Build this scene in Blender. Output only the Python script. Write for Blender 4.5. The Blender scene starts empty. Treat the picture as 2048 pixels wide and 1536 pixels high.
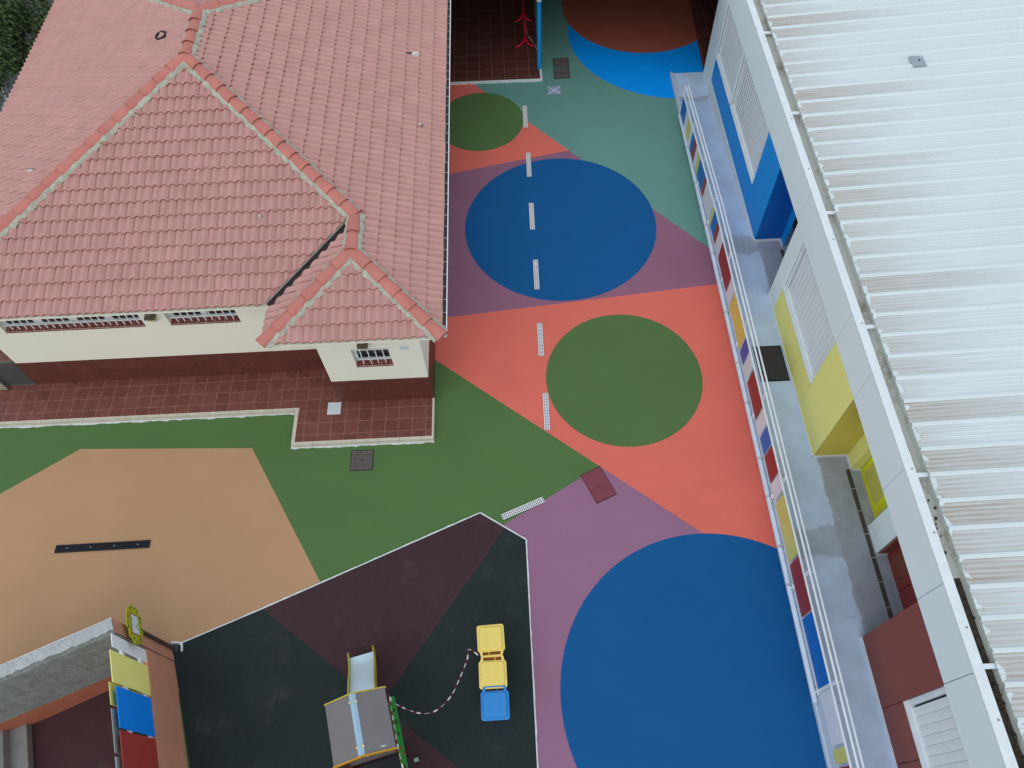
import bpy, bmesh, math, random
from mathutils import Vector, Matrix
from math import sin, cos, pi, radians, sqrt
random.seed(7)
S = bpy.context.scene
C = S.collection

# ---------------------------------------------------------------- camera
cam = bpy.data.objects.new('camera', bpy.data.cameras.new('camera'))
C.objects.link(cam)
R_ = Vector((0.99883, -0.03541, -0.03279)); U_ = Vector((0.04731, 0.85281, 0.52008)); F_ = Vector((-0.00955, 0.52103, -0.85349))
cam.matrix_world = Matrix(((R_.x, U_.x, -F_.x, 0), (R_.y, U_.y, -F_.y, 0), (R_.z, U_.z, -F_.z, 15.4), (0, 0, 0, 1)))
cam.data.sensor_width = 36.0
cam.data.lens = 1500 / 2048 * 36.0
cam.data.clip_start = 0.1
cam.data.clip_end = 1000
S.camera = cam

# ---------------------------------------------------------------- light: flat daylight under thin cloud
SUN_EL, SUN_ROT = 52.0, 196.0
W = bpy.data.worlds.new('World'); S.world = W; W.use_nodes = True
nt = W.node_tree
sky = nt.nodes.new('ShaderNodeTexSky'); sky.sky_type = 'NISHITA'; sky.sun_disc = False
sky.sun_elevation = radians(SUN_EL); sky.sun_rotation = radians(SUN_ROT)
sky.air_density = 1.0; sky.dust_density = 4.0; sky.ozone_density = 1.0
bg = nt.nodes['Background']; bg.inputs['Strength'].default_value = 0.10
# thin bright cloud veil over the blue sky, brighter towards the horizon
tcw = nt.nodes.new('ShaderNodeTexCoord'); sepw = nt.nodes.new('ShaderNodeSeparateXYZ'); nt.links.new(tcw.outputs['Generated'], sepw.inputs[0])
mr = nt.nodes.new('ShaderNodeMapRange'); mr.inputs[1].default_value = 0.0; mr.inputs[2].default_value = 1.0; mr.inputs[3].default_value = 13.5; mr.inputs[4].default_value = 5.4
nt.links.new(sepw.outputs[2], mr.inputs[0])
vs = nt.nodes.new('ShaderNodeVectorMath'); vs.operation = 'SCALE'; vs.inputs[0].default_value = (0.90, 1.0, 1.09); nt.links.new(mr.outputs[0], vs.inputs['Scale'])
mxw = nt.nodes.new('ShaderNodeMixRGB'); mxw.inputs[0].default_value = 0.8
nt.links.new(sky.outputs[0], mxw.inputs[1]); nt.links.new(vs.outputs[0], mxw.inputs[2]); nt.links.new(mxw.outputs[0], bg.inputs['Color'])
sl = bpy.data.lights.new('sun', 'SUN'); sl.energy = 0.7; sl.angle = radians(70); sl.color = (1.0, 0.97, 0.92)
so = bpy.data.objects.new('sun', sl); C.objects.link(so)
d = Vector((sin(radians(SUN_ROT)) * cos(radians(SUN_EL)), cos(radians(SUN_ROT)) * cos(radians(SUN_EL)), sin(radians(SUN_EL))))
so.rotation_euler = d.to_track_quat('Z', 'Y').to_euler(); so.location = d * 40
S.view_settings.view_transform = 'Standard'; S.view_settings.look = 'None'
S.view_settings.exposure = 0.10; S.view_settings.gamma = 1.0
S.cycles.max_bounces = 8

# ---------------------------------------------------------------- materials
def lin(c):
    return tuple(((v / 255) / 12.92 if v / 255 < 0.04045 else ((v / 255 + 0.055) / 1.055) ** 2.4) for v in c)

class N:
    """small node helper"""
    def __init__(s, name):
        s.m = bpy.data.materials.new(name); s.m.use_nodes = True; s.t = s.m.node_tree
        s.b = s.t.nodes['Principled BSDF']; s.co = s.t.nodes.new('ShaderNodeTexCoord')
        s.geo = s.t.nodes.new('ShaderNodeNewGeometry')
    def n(s, t, **k):
        q = s.t.nodes.new(t)
        for a, b in k.items(): setattr(q, a, b)
        return q
    def l(s, a, b): s.t.links.new(a, b)
    def noise(s, scale, detail=3.0, vec=None, stretch=None, rough=0.55):
        q = s.n('ShaderNodeTexNoise'); q.inputs['Scale'].default_value = scale; q.inputs['Detail'].default_value = detail
        q.inputs['Roughness'].default_value = rough
        v = vec or s.geo.outputs['Position']
        if stretch:
            mp = s.n('ShaderNodeMapping'); mp.inputs['Scale'].default_value = stretch; s.l(v, mp.inputs[0]); v = mp.outputs[0]
        s.l(v, q.inputs['Vector']); return q.outputs['Fac']
    def ramp(s, f, a, b, lo=0.0, hi=1.0):
        q = s.n('ShaderNodeMapRange'); q.inputs[1].default_value = a; q.inputs[2].default_value = b
        q.inputs[3].default_value = lo; q.inputs[4].default_value = hi; s.l(f, q.inputs[0]); return q.outputs[0]
    def math(s, op, a, b=None):
        q = s.n('ShaderNodeMath', operation=op)
        for i, v in enumerate((a, b)):
            if v is None: continue
            if isinstance(v, (int, float)): q.inputs[i].default_value = v
            else: s.l(v, q.inputs[i])
        return q.outputs[0]
    def mix(s, f, a, b, mode='MIX'):
        q = s.n('ShaderNodeMixRGB', blend_type=mode)
        for i, v in enumerate((f, a, b)):
            if isinstance(v, (int, float)): q.inputs[i].default_value = v
            elif isinstance(v, tuple): q.inputs[i].default_value = (*v, 1)
            else: s.l(v, q.inputs[i])
        return q.outputs[0]
    def scale(s, col, f):  # colour times a scalar socket
        q = s.n('ShaderNodeVectorMath', operation='SCALE')
        if isinstance(col, tuple): q.inputs[0].default_value = col
        else: s.l(col, q.inputs[0])
        s.l(f, q.inputs['Scale']); return q.outputs[0]
    def out(s, col, rough=0.7, metal=0.0, spec=0.4):
        if isinstance(col, tuple): s.b.inputs['Base Color'].default_value = (*col, 1)
        else: s.l(col, s.b.inputs['Base Color'])
        if isinstance(rough, float): s.b.inputs['Roughness'].default_value = rough
        else: s.l(rough, s.b.inputs['Roughness'])
        s.b.inputs['Metallic'].default_value = metal; s.b.inputs['Specular IOR Level'].default_value = spec
    def bump(s, h, strength=0.3, dist=0.01):
        q = s.n('ShaderNodeBump'); q.inputs['Strength'].default_value = strength; q.inputs['Distance'].default_value = dist
        s.l(h, q.inputs['Height']); s.l(q.outputs[0], s.b.inputs['Normal'])

def M(name, c, rough=0.6, var=0.06, ns=6.0, grain=0.0, gs=180.0, bump=0.0, bs=60.0, bd=0.005, metal=0.0, spec=0.4, big=0.0):
    k = N(name); col = lin(c)
    f = k.ramp(k.noise(ns, 4), 0.3, 0.7, 1 - var, 1 + var)
    if grain: f = k.math('MULTIPLY', f, k.ramp(k.noise(gs, 2), 0.3, 0.7, 1 - grain, 1 + grain))
    if big: f = k.math('MULTIPLY', f, k.ramp(k.noise(0.45, 2), 0.35, 0.65, 1 - big, 1 + big))
    k.out(k.scale(col, f), rough, metal, spec)
    if bump: k.bump(k.noise(bs, 3), bump, bd)
    return k.m

def paint(name, c):  # acrylic sports-court paint: fine grain, faint roller marks, slight wear
    k = N(name); col = lin(c)
    f = k.ramp(k.noise(120, 2), 0.3, 0.7, 0.94, 1.06)
    f = k.math('MULTIPLY', f, k.ramp(k.noise(28, 3), 0.3, 0.7, 0.975, 1.025))
    f = k.math('MULTIPLY', f, k.ramp(k.noise(0.9, 3), 0.3, 0.7, 0.965, 1.035))
    f = k.math('MULTIPLY', f, k.ramp(k.noise(1.0, 2, stretch=(0.6, 5.0, 1)), 0.3, 0.7, 0.985, 1.015))
    k.out(k.scale(col, f), k.ramp(k.noise(3.0, 3), 0.3, 0.7, 0.66, 0.8), 0, 0.16)
    k.bump(k.noise(220, 2), 0.25, 0.003)
    return k.m

def rubber(name, c):  # speckled wet-pour rubber granulate
    k = N(name); col = lin(c)
    f = k.ramp(k.noise(70, 3, rough=0.8), 0.3, 0.7, 0.6, 1.4)
    f = k.math('MULTIPLY', f, k.ramp(k.noise(0.8, 4), 0.3, 0.7, 0.86, 1.14))
    dust = k.ramp(k.noise(1.7, 6, rough=0.7), 0.56, 0.74, 0.0, 0.14)
    k.out(k.mix(dust, k.scale(col, f), lin((120, 112, 108))), 0.85, 0, 0.25)
    k.bump(k.noise(130, 2), 0.5, 0.004)
    return k.m

def tiles(name, c, grout, size=0.33, vary=0.25, g=0.012, rough=0.45, row=None):
    k = N(name)
    q = k.n('ShaderNodeTexBrick'); q.offset = 0.0; q.squash = 1.0
    q.inputs['Scale'].default_value = 1.0; q.inputs['Brick Width'].default_value = size; q.inputs['Row Height'].default_value = row or size
    q.inputs['Mortar Size'].default_value = g; q.inputs['Mortar Smooth'].default_value = 0.1; q.inputs['Bias'].default_value = 0.0
    a = lin(c); q.inputs['Color1'].default_value = (*[v * (1 - vary) for v in a], 1); q.inputs['Color2'].default_value = (*[v * (1 + vary) for v in a], 1)
    q.inputs['Mortar'].default_value = (*lin(grout), 1)
    k.l(k.co.outputs['UV'], q.inputs['Vector'])
    cl = k.ramp(k.noise(11, 5, rough=0.7), 0.3, 0.72, 0.72, 1.3)
    colr = k.scale(q.outputs['Color'], cl)
    k.out(colr, rough, 0, 0.4)
    k.bump(k.math('SUBTRACT', 1.0, q.outputs['Fac']), 0.4, 0.004)
    return k.m

def rooftile(name, c, vary=0.045):
    k = N(name); col = lin(c)
    wn = k.n('ShaderNodeTexWhiteNoise', noise_dimensions='2D')
    fl = k.n('ShaderNodeVectorMath', operation='FLOOR'); k.l(k.co.outputs['UV'], fl.inputs[0]); k.l(fl.outputs[0], wn.inputs['Vector'])
    f = k.ramp(wn.outputs['Value'], 0, 1, 1 - vary, 1 + vary)
    f = k.math('MULTIPLY', f, k.ramp(k.noise(2.2, 5), 0.3, 0.7, 0.93, 1.07))
    f = k.math('MULTIPLY', f, k.ramp(k.noise(70, 3), 0.3, 0.7, 0.94, 1.06))
    hue = k.mix(k.ramp(wn.outputs['Value'], 0.0, 1.0, 0.0, 0.5), col, lin((c[0] - 6, c[1] - 8, c[2] - 4)))
    hue = k.mix(k.ramp(k.noise(6, 5, rough=0.7), 0.52, 0.75, 0.0, 0.22), hue, lin((150, 140, 132)))
    k.out(k.scale(hue, f), 0.75, 0, 0.3)
    k.bump(k.noise(90, 3), 0.2, 0.003)
    return k.m

GR = {}
GR['sage'] = paint('paint_sage_green', (103, 150, 141))
GR['green'] = paint('paint_grass_green', (85, 117, 69))
GR['coral'] = paint('paint_coral', (222, 112, 98))
GR['purple'] = paint('paint_purple', (146, 101, 124))
GR['mauve'] = paint('paint_mauve', (150, 108, 136))
GR['blue'] = paint('paint_deep_blue', (16, 88, 146))
GR['sky'] = paint('paint_bright_blue', (0, 152, 250))
GR['olive'] = paint('paint_olive_green', (86, 115, 69))
GR['brown'] = paint('paint_brick_brown', (156, 86, 68))
GR['peach'] = paint('paint_peach', (184, 146, 113))
GR['maroon_r'] = rubber('rubber_maroon', (66, 46, 51))
GR['green_r'] = rubber('rubber_dark_green', (37, 47, 48))
asphalt = M('asphalt', (70, 70, 72), 0.9, 0.2, 3, 0.3, 90, 0.5, 80)
white_kerb = M('white_kerb_paint', (214, 218, 222), 0.7, 0.12, 9, 0.08)
cream = M('cream_wall_render', (232, 228, 214), 0.85, 0.015, 1.5, 0.02, 90, 0.12, 120)
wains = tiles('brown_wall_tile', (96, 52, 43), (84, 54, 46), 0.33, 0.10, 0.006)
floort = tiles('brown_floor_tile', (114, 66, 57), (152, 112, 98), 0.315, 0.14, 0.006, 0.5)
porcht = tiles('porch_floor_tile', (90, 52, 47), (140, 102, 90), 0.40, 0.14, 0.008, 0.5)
rt = rooftile('terracotta_tile', (192, 147, 139))
rlip = M('shaded_terracotta_lip', (150, 88, 74), 0.8, 0.1, 8)  # brown tile edges, coloured darker to include the shade there
rcap = M('ridge_terracotta', (190, 118, 107), 0.7, 0.10, 2.5, 0.05, 60, 0.15, 90)
mortar = M('grey_mortar', (172, 174, 158), 0.95, 0.22, 9, 0.15, 60, 0.7, 30, 0.02)
dark = M('dark_void', (24, 20, 22), 0.9, 0.1)
white_pl = M('white_pvc', (225, 230, 234), 0.4, 0.02, 3)
white_mt = M('white_painted_steel', (222, 230, 236), 0.4, 0.06, 4, 0.03)
glass = M('window_glass', (22, 24, 27), 0.08, 0.05, spec=0.6)
brown_sill = tiles('brown_sill_tile', (112, 54, 47), (176, 132, 120), 0.20, 0.12, 0.006, row=3.7)
wpanel = M('white_cladding', (226, 239, 240), 0.5, 0.015, 0.8)
bpanel = M('blue_cladding', (12, 142, 222), 0.5, 0.03, 0.8, spec=.25)
ypanel = M('yellow_cladding', (236, 232, 138), 0.5, 0.02, 0.8, spec=.25)
rpanel = M('red_cladding', (134, 74, 66), 0.5, 0.05, 0.8, spec=.25)
ydoor = M('yellow_door_paint', (216, 218, 12), 0.45, 0.03, 2)
ydoor2 = M('yellow_door_leaf', (196, 190, 88), 0.45, 0.03, 2)
rdoor = M('red_door_paint', (134, 50, 44), 0.45, 0.05, 2)
joint = M('cladding_joint', (48, 50, 54), 0.9, 0.1)
soil = M('gutter_debris', (66, 58, 50), 1.0, 0.5, 14, 0.4, 60, 1.0, 40, 0.03)
black_pl = M('black_rubber', (28, 27, 28), 0.7, 0.1)
steel = M('brushed_steel', (214, 236, 250), 0.45, 0.02, 3, metal=0.4)
galv = M('galvanised_steel', (165, 172, 172), 0.45, 0.16, 7, 0.1, 40, metal=0.5)
iron = M('cast_iron', (78, 78, 80), 0.7, 0.25, 20, 0.3, 120)
yel = M('yellow_plastic', (233, 209, 112), 0.4, 0.03, 3)
blu = M('blue_plastic', (47, 134, 206), 0.4, 0.03, 3)
yhd = M('yellow_board', (188, 168, 62), 0.5, 0.05, 4)
ohd = M('amber_board_edge', (196, 146, 40), 0.5, 0.05, 4)
grn = M('green_board', (58, 168, 66), 0.5, 0.05, 4)
red = M('red_plastic', (196, 22, 50), 0.4, 0.05, 3)
maroonp = M('maroon_paint', (92, 34, 40), 0.5, 0.08, 4)
mcover = M('maroon_cover_paint', (126, 62, 76), 0.7, 0.10, 6, 0.08, 100)
orange = M('orange_render', (196, 138, 112), 0.85, 0.07, 3, 0.06, 100, 0.2, 60)
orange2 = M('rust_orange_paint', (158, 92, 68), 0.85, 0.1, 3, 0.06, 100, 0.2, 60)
rough_c = M('rough_concrete', (124, 126, 122), 0.95, 0.18, 5, 0.35, 45, 1.0, 30, 0.02)
plainc = M('smooth_concrete', (136, 136, 136), 0.9, 0.12, 4, 0.12, 60, 0.3, 60)
bluepole = M('blue_pole_paint', (24, 140, 206), 0.4, 0.04, 3)
brownpole = M('brown_pole', (70, 56, 58), 0.5, 0.06, 3)
hpl = M('grey_brown_board', (118, 114, 116), 0.55, 0.05, 2, 0.04, 140)
ridgeblue = M('pale_blue_strip', (156, 188, 208), 0.5, 0.05, 4)
leaf_a = M('leaf_dark', (62, 82, 46), 0.55, 0.3, 3)
leaf_b = M('leaf_mid', (84, 106, 58), 0.55, 0.3, 3)
bark = M('bark', (92, 78, 64), 0.95, 0.2, 8, 0.2, 40, 0.6, 20, 0.02)

def walkway_mat():
    k = N('washed_blue_concrete')
    sx = k.n('ShaderNodeSeparateXYZ'); k.l(k.geo.outputs['Position'], sx.inputs[0])
    x, y = sx.outputs[0], sx.outputs[1]
    wob = k.ramp(k.noise(2.6, 4), 0.3, 0.7, -0.10, 0.10)
    xw = k.math('ADD', x, k.math('MULTIPLY', wob, 0.35)); yw = k.math('ADD', y, wob)
    def band(v, a, b, soft=0.03):
        return k.math('MULTIPLY', k.ramp(v, a - soft, a + soft), k.ramp(v, b - soft, b + soft, 1.0, 0.0))
    m = k.ramp(xw, 6.36, 6.39)                               # bare concrete in front of the doors
    for a, b in ((12.75, 13.35), (4.72, 5.35), (19.25, 19.45)):
        m = k.math('MAXIMUM', m, k.math('MULTIPLY', band(yw, a, b), 0.75))
    m = k.math('MULTIPLY', m, k.ramp(k.noise(4, 4), 0.2, 0.6, 0.75, 1.0))
    lite = k.scale(lin((186, 206, 232)), k.ramp(k.noise(1.6, 5, rough=0.65), 0.3, 0.7, 0.86, 1.1))
    bare = k.scale(lin((156, 163, 174)), k.ramp(k.noise(3.2, 5, rough=0.65), 0.3, 0.7, 0.9, 1.08))
    col = k.mix(m, lite, bare)
    spots = k.ramp(k.noise(9, 4, rough=0.75), 0.68, 0.76, 0.0, 0.3)
    col = k.mix(spots, col, lin((98, 96, 92)))
    vor = k.n('ShaderNodeTexVoronoi', feature='DISTANCE_TO_EDGE'); vor.inputs['Scale'].default_value = 0.55
    k.l(k.n('ShaderNodeVectorMath').outputs[0], vor.inputs['Vector']) if False else None
    dv = k.n('ShaderNodeVectorMath', operation='ADD'); k.l(k.geo.outputs['Position'], dv.inputs[0])
    nn = k.n('ShaderNodeTexNoise'); nn.inputs['Scale'].default_value = 3; sc = k.n('ShaderNodeVectorMath', operation='SCALE'); sc.inputs['Scale'].default_value = 0.5
    k.l(nn.outputs['Color'], sc.inputs[0]); k.l(sc.outputs[0], dv.inputs[1]); k.l(dv.outputs[0], vor.inputs['Vector'])
    cr = k.math('MULTIPLY', k.ramp(vor.outputs['Distance'], 0.0, 0.004, 1.0, 0.0), k.ramp(k.noise(1.3, 2), 0.5, 0.6, 0.0, 0.6))
    col = k.mix(cr, col, lin((72, 74, 78)))
    k.out(col, 0.75, 0, 0.35); k.bump(k.noise(60, 3), 0.2, 0.004)
    return k.m
walk = walkway_mat()

def metalroof_mat():  # white sheet metal, brown rain streaks on the last metre before the gutter
    k = N('white_roof_sheet')
    sx = k.n('ShaderNodeSeparateXYZ'); k.l(k.geo.outputs['Position'], sx.inputs[0])
    dist = k.math('SUBTRACT', sx.outputs[0], 6.55)
    yy = k.math('ADD', sx.outputs[1], 3.0)
    pan = k.math('FLOOR', k.math('DIVIDE', yy, 0.46))
    wn = k.n('ShaderNodeTexWhiteNoise', noise_dimensions='1D'); k.l(pan, wn.inputs['W'])
    loc = k.math('MODULO', yy, 0.46)
    inpan = k.math('GREATER_THAN', loc, 0.082)
    fr = k.math('FRACT', k.math('DIVIDE', k.math('SUBTRACT', loc, 0.08), 0.076))
    line = k.math('MAXIMUM', k.ramp(fr, 0.62, 0.80), k.ramp(fr, 0.16, 0.04))       # dirt caught on the upstream side of each small rib
    reach = k.math('ADD', k.ramp(wn.outputs['Value'], 0, 1, 0.8, 3.8), k.ramp(k.noise(14, 3, stretch=(0.02, 1.0, 1)), 0.3, 0.7, -0.5, 0.8))
    fade = k.math('SUBTRACT', 1.0, k.math('MINIMUM', k.math('DIVIDE', k.math('MAXIMUM', dist, 0.0), k.math('MAXIMUM', reach, 0.2)), 1.0))
    st = k.ramp(k.noise(30.0, 3, stretch=(0.025, 1.0, 1), rough=0.6), 0.40, 0.68, 0.0, 1.0)
    amt = k.ramp(wn.outputs['Value'], 0, 1, 0.5, 1.0)
    m = k.math('MULTIPLY', k.math('ADD', k.math('ADD', k.math('MULTIPLY', line, 0.34), k.math('MULTIPLY', st, 0.34)), 0.36), fade)
    m = k.math('MULTIPLY', k.math('MULTIPLY', m, amt), inpan)
    sc_ = k.n('ShaderNodeTexWave', wave_type='BANDS', bands_direction='Y'); sc_.inputs['Scale'].default_value = 0.75; sc_.inputs['Distortion'].default_value = 7; sc_.inputs['Detail'].default_value = 3; sc_.inputs['Detail Scale'].default_value = 2.5
    k.l(k.geo.outputs['Position'], sc_.inputs['Vector'])
    el = k.ramp(sc_.outputs['Fac'], 0.25, 0.95, -0.01, 0.12)                            # flaked bare patch at the sheet end with a brown rim
    de = k.math('SUBTRACT', dist, el)
    bare = k.ramp(de, -0.004, 0.004, 1.0, 0.0)
    rim = k.math('MULTIPLY', k.math('MULTIPLY', k.ramp(de, -0.006, 0.004), k.ramp(de, 0.012, 0.04, 1.0, 0.0)), k.ramp(k.noise(16, 4), 0.42, 0.55, 0.0, 0.75))
    m = k.math('MAXIMUM', k.math('MULTIPLY', m, k.math('SUBTRACT', 1.0, bare)), k.math('MULTIPLY', rim, inpan))
    base = k.scale(lin((210, 221, 224)), k.ramp(k.noise(0.6, 3, stretch=(0.25, 1, 1)), 0.3, 0.7, 0.98, 1.02))
    specks = k.ramp(k.noise(20, 3, rough=0.8), 0.77, 0.80, 0.0, 0.35)
    col = k.mix(m, base, lin((158, 138, 122)))
    col = k.mix(specks, col, lin((150, 140, 130)))
    k.out(col, 0.6, 0, 0.25)
    return k.m
roofsheet = metalroof_mat()

def tape_mat():
    k = N('red_white_tape')
    w = k.n('ShaderNodeTexWave', wave_type='BANDS', bands_direction='X', wave_profile='SIN'); w.inputs['Scale'].default_value = 2.0
    k.l(k.co.outputs['UV'], w.inputs['Vector'])
    k.out(k.mix(k.ramp(w.outputs['Fac'], 0.42, 0.5), lin((120, 22, 32)), lin((226, 222, 226))), 0.4)
    return k.m
tapem = tape_mat()

# ---------------------------------------------------------------- mesh building
WM = {}
def reg(o, parent=None, local=None):
    WM[o.name] = (WM[parent.name] if parent else Matrix()) @ (local or Matrix())

class MB:
    def __init__(s): s.v = []; s.f = []; s.mi = []; s.sm = []; s.uv = {}
    def face(s, pts, m=0, smooth=False, uv=None):
        i = len(s.v); s.v += [tuple(p) for p in pts]; s.f.append(tuple(range(i, i + len(pts)))); s.mi.append(m); s.sm.append(smooth)
        if uv: s.uv[len(s.f) - 1] = uv
    def grid(s, rows, m=0, smooth=True, close=False):
        n = len(rows[0]); i = len(s.v)
        for r in rows: s.v += [tuple(p) for p in r]
        for a in range(len(rows) - 1):
            for b in range(n if close else n - 1):
                c = (b + 1) % n
                s.f.append((i + a * n + b, i + a * n + c, i + (a + 1) * n + c, i + (a + 1) * n + b)); s.mi.append(m); s.sm.append(smooth)
    def box(s, a, b, m=0, mat=None):
        x0, y0, z0 = a; x1, y1, z1 = b
        p = [Vector((x, y, z)) for x in (x0, x1) for y in (y0, y1) for z in (z0, z1)]
        if mat: p = [mat @ q for q in p]
        for q in ((0, 1, 3, 2), (4, 6, 7, 5), (0, 4, 5, 1), (2, 3, 7, 6), (0, 2, 6, 4), (1, 5, 7, 3)):
            s.face([p[k] for k in q], m)
    def prism(s, poly, z0, z1, m=0, mt=None, bottom=True):
        mt = m if mt is None else mt
        f0 = (lambda i: z0[i]) if isinstance(z0, (list, tuple)) else (lambda i: z0)
        f1 = (lambda i: z1[i]) if isinstance(z1, (list, tuple)) else (lambda i: z1)
        n = len(poly)
        ar = sum(poly[i][0] * poly[(i + 1) % n][1] - poly[(i + 1) % n][0] * poly[i][1] for i in range(n))
        idx = list(range(n)) if ar > 0 else list(range(n))[::-1]
        B = [(poly[i][0], poly[i][1], f0(i)) for i in idx]; T = [(poly[i][0], poly[i][1], f1(i)) for i in idx]
        s.face(T, mt)
        if bottom: s.face(B[::-1], m)
        for i in range(n):
            j = (i + 1) % n; s.face([B[i], B[j], T[j], T[i]], m)
    def tube(s, pts, r, seg=8, m=0, cap=True, smooth=True):
        pts = [Vector(p) for p in pts]; rows = []
        rr = r if isinstance(r, (list, tuple)) else [r] * len(pts)
        for i, p in enumerate(pts):
            t = (pts[min(i + 1, len(pts) - 1)] - pts[max(i - 1, 0)]).normalized()
            a = Vector((0, 0, 1)) if abs(t.z) < 0.9 else Vector((1, 0, 0))
            u = t.cross(a).normalized(); w = t.cross(u).normalized()
            rows.append([p + (u * cos(2 * pi * k / seg) + w * sin(2 * pi * k / seg)) * rr[i] for k in range(seg)])
        s.grid(rows, m, smooth, True)
        if cap: s.face(rows[0][::-1], m); s.face(rows[-1], m)
    def build(s, name, mats, parent=None, world=True, bevel=0.0, merge=False):
        me = bpy.data.meshes.new(name)
        inv = WM[parent.name].inverted() if (parent and world) else Matrix()
        P = [Vector(p) for p in s.v]
        me.from_pydata([inv @ p for p in P], [], s.f)
        for m in (mats if isinstance(mats, (list, tuple)) else [mats]): me.materials.append(m)
        ul = me.uv_layers.new(name='UVMap')
        for i, pol in enumerate(me.polygons):
            pol.material_index = s.mi[i]; pol.use_smooth = s.sm[i]
            cu = s.uv.get(i)
            if cu:
                for li, q in zip(pol.loop_indices, cu): ul.data[li].uv = q
            else:
                a = P[s.f[i][0]]; nrm = Vector((0, 0, 0))
                for q in range(1, len(s.f[i]) - 1): nrm += (P[s.f[i][q]] - a).cross(P[s.f[i][q + 1]] - a)
                ax = max(range(3), key=lambda q: abs(nrm[q]))
                ix = {0: (1, 2), 1: (0, 2), 2: (0, 1)}[ax]
                for li, vi in zip(pol.loop_indices, s.f[i]): ul.data[li].uv = (P[vi][ix[0]], P[vi][ix[1]])
        if merge:
            bm = bmesh.new(); bm.from_mesh(me); bmesh.ops.remove_doubles(bm, verts=bm.verts, dist=1e-5); bm.to_mesh(me); bm.free()
        me.update()
        o = bpy.data.objects.new(name, me); C.objects.link(o)
        if parent: o.parent = parent
        WM[o.name] = WM[parent.name].copy() if parent else Matrix()
        if bevel:
            bv = o.modifiers.new('bevel', 'BEVEL'); bv.width = bevel; bv.segments = 2; bv.limit_method = 'ANGLE'
            if not merge:
                bm = bmesh.new(); bm.from_mesh(me); bmesh.ops.remove_doubles(bm, verts=bm.verts, dist=1e-5); bm.to_mesh(me); bm.free()
        return o

def tag(o, label=None, cat=None, group=None, kind=None):
    if label: o['label'] = label
    if cat: o['category'] = cat
    if group: o['group'] = group
    if kind: o['kind'] = kind
    return o
def thing(name, label, cat, loc=(0, 0, 0), rz=0.0, group=None):
    o = bpy.data.objects.new(name, None); C.objects.link(o); o.location = loc; o.rotation_euler = (0, 0, rz); o.empty_display_size = 0.2
    WM[o.name] = Matrix.Translation(loc) @ Matrix.Rotation(rz, 4, 'Z')
    return tag(o, label, cat, group)
def dup(o, parent=None):
    c = o.copy(); C.objects.link(c)
    if parent: c.parent = parent
    for ch in list(o.children): dup(ch, c)
    return c
def one(mb, name, mats, loc, label, cat, group=None, bevel=0.0, **k):   # a thing that is a single mesh with its origin at its base
    o = mb.build(name, mats, bevel=bevel, **k)
    o.data.transform(Matrix.Translation(-Vector(loc))); o.location = loc
    return tag(o, label, cat, group)

# ================================================================= GROUND
def fill(outer, holes, z, mat, name):
    bm = bmesh.new(); es = []
    for loop in [outer] + holes:
        vs = [bm.verts.new((x, y, z)) for x, y in loop]
        es += [bm.edges.new((vs[i], vs[(i + 1) % len(vs)])) for i in range(len(vs))]
    bmesh.ops.triangle_fill(bm, use_beauty=True, use_dissolve=False, edges=es)
    for f in bm.faces:
        if f.normal.z < 0: f.normal_flip()
    me = bpy.data.meshes.new(name); bm.to_mesh(me); bm.free(); me.materials.append(mat)
    o = bpy.data.objects.new(name, me); C.objects.link(o); return o
tag(fill([(-300, -300), (300, -300), (300, 300), (-300, 300)], [], -0.03, asphalt, 'ground'), kind='structure')

def line_at(a, b, x):  # y on the line a-b at x
    return a[1] + (b[1] - a[1]) * (x - a[0]) / (b[0] - a[0])
LA = ((-0.939, 20.588), (5.199, 13.421)); LB = ((1.794, 17.397), (-1.766, 16.661)); LC = ((-1.753, 11.482), (5.186, 12.132))
LD = ((-2.031, 10.198), (3.747, 5.472)); LE = ((1.70, 7.145), (-0.294, 5.965))
def circ(c, r, n=96): return [(c[0] + r * cos(2 * pi * i / n), c[1] + r * sin(2 * pi * i / n)) for i in range(n)]
def clip(poly, fn):   # keep the part of a polygon where fn(x, y) >= 0 (linear fn)
    o = []
    for i in range(len(poly)):
        a, b = poly[i], poly[(i + 1) % len(poly)]; fa, fb = fn(*a), fn(*b)
        if fa >= 0: o.append(a)
        if fa * fb < 0:
            t = fa / (fa - fb); o.append((a[0] + (b[0] - a[0]) * t, a[1] + (b[1] - a[1]) * t))
    return o
g = MB(); names = list(GR)[:10]; mi = {n: i for i, n in enumerate(names)}
def zone(poly, m, k): g.face([(x, y, 0.003 * k) for x, y in poly], mi[m])
XW = 5.24   # foot of the ramp wall
g.face([(-16, -3, -0.004), (9, -3, -0.004), (9, 11, -0.004), (-2.2, 11, -0.004), (-2.2, 9.2, -0.004), (-16, 9.2, -0.004)], mi['green'])
Y = lambda L: (lambda x: line_at(L[0], L[1], x))
a, b, c_, dd = Y(LA), Y(LB), Y(LC), Y(LD)
zone([(-2.4, a(-2.4)), (XW + .02, a(XW + .02)), (6.6, 13.3), (6.6, 30), (-2.4, 30)], 'sage', 0)
zone([(-2.4, b(-2.4)), (1.794, 17.397), (-2.4, a(-2.4))], 'coral', 0)
zone([(-2.4, c_(-2.4)), (XW + .02, c_(XW + .02)), (XW + .02, a(XW + .02)), (1.794, 17.397), (-2.4, b(-2.4))], 'purple', 0)
zone([(-2.4, dd(-2.4)), (XW + .02, dd(XW + .02)), (XW + .02, c_(XW + .02)), (-2.4, c_(-2.4))], 'coral', 0)
zone([(1.72, dd(1.72)), (-0.294, 5.965), (-1.5, 5.2), (-1.5, -3), (XW + .02, -3), (XW + .02, dd(XW + .02))], 'mauve', 0)
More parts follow.
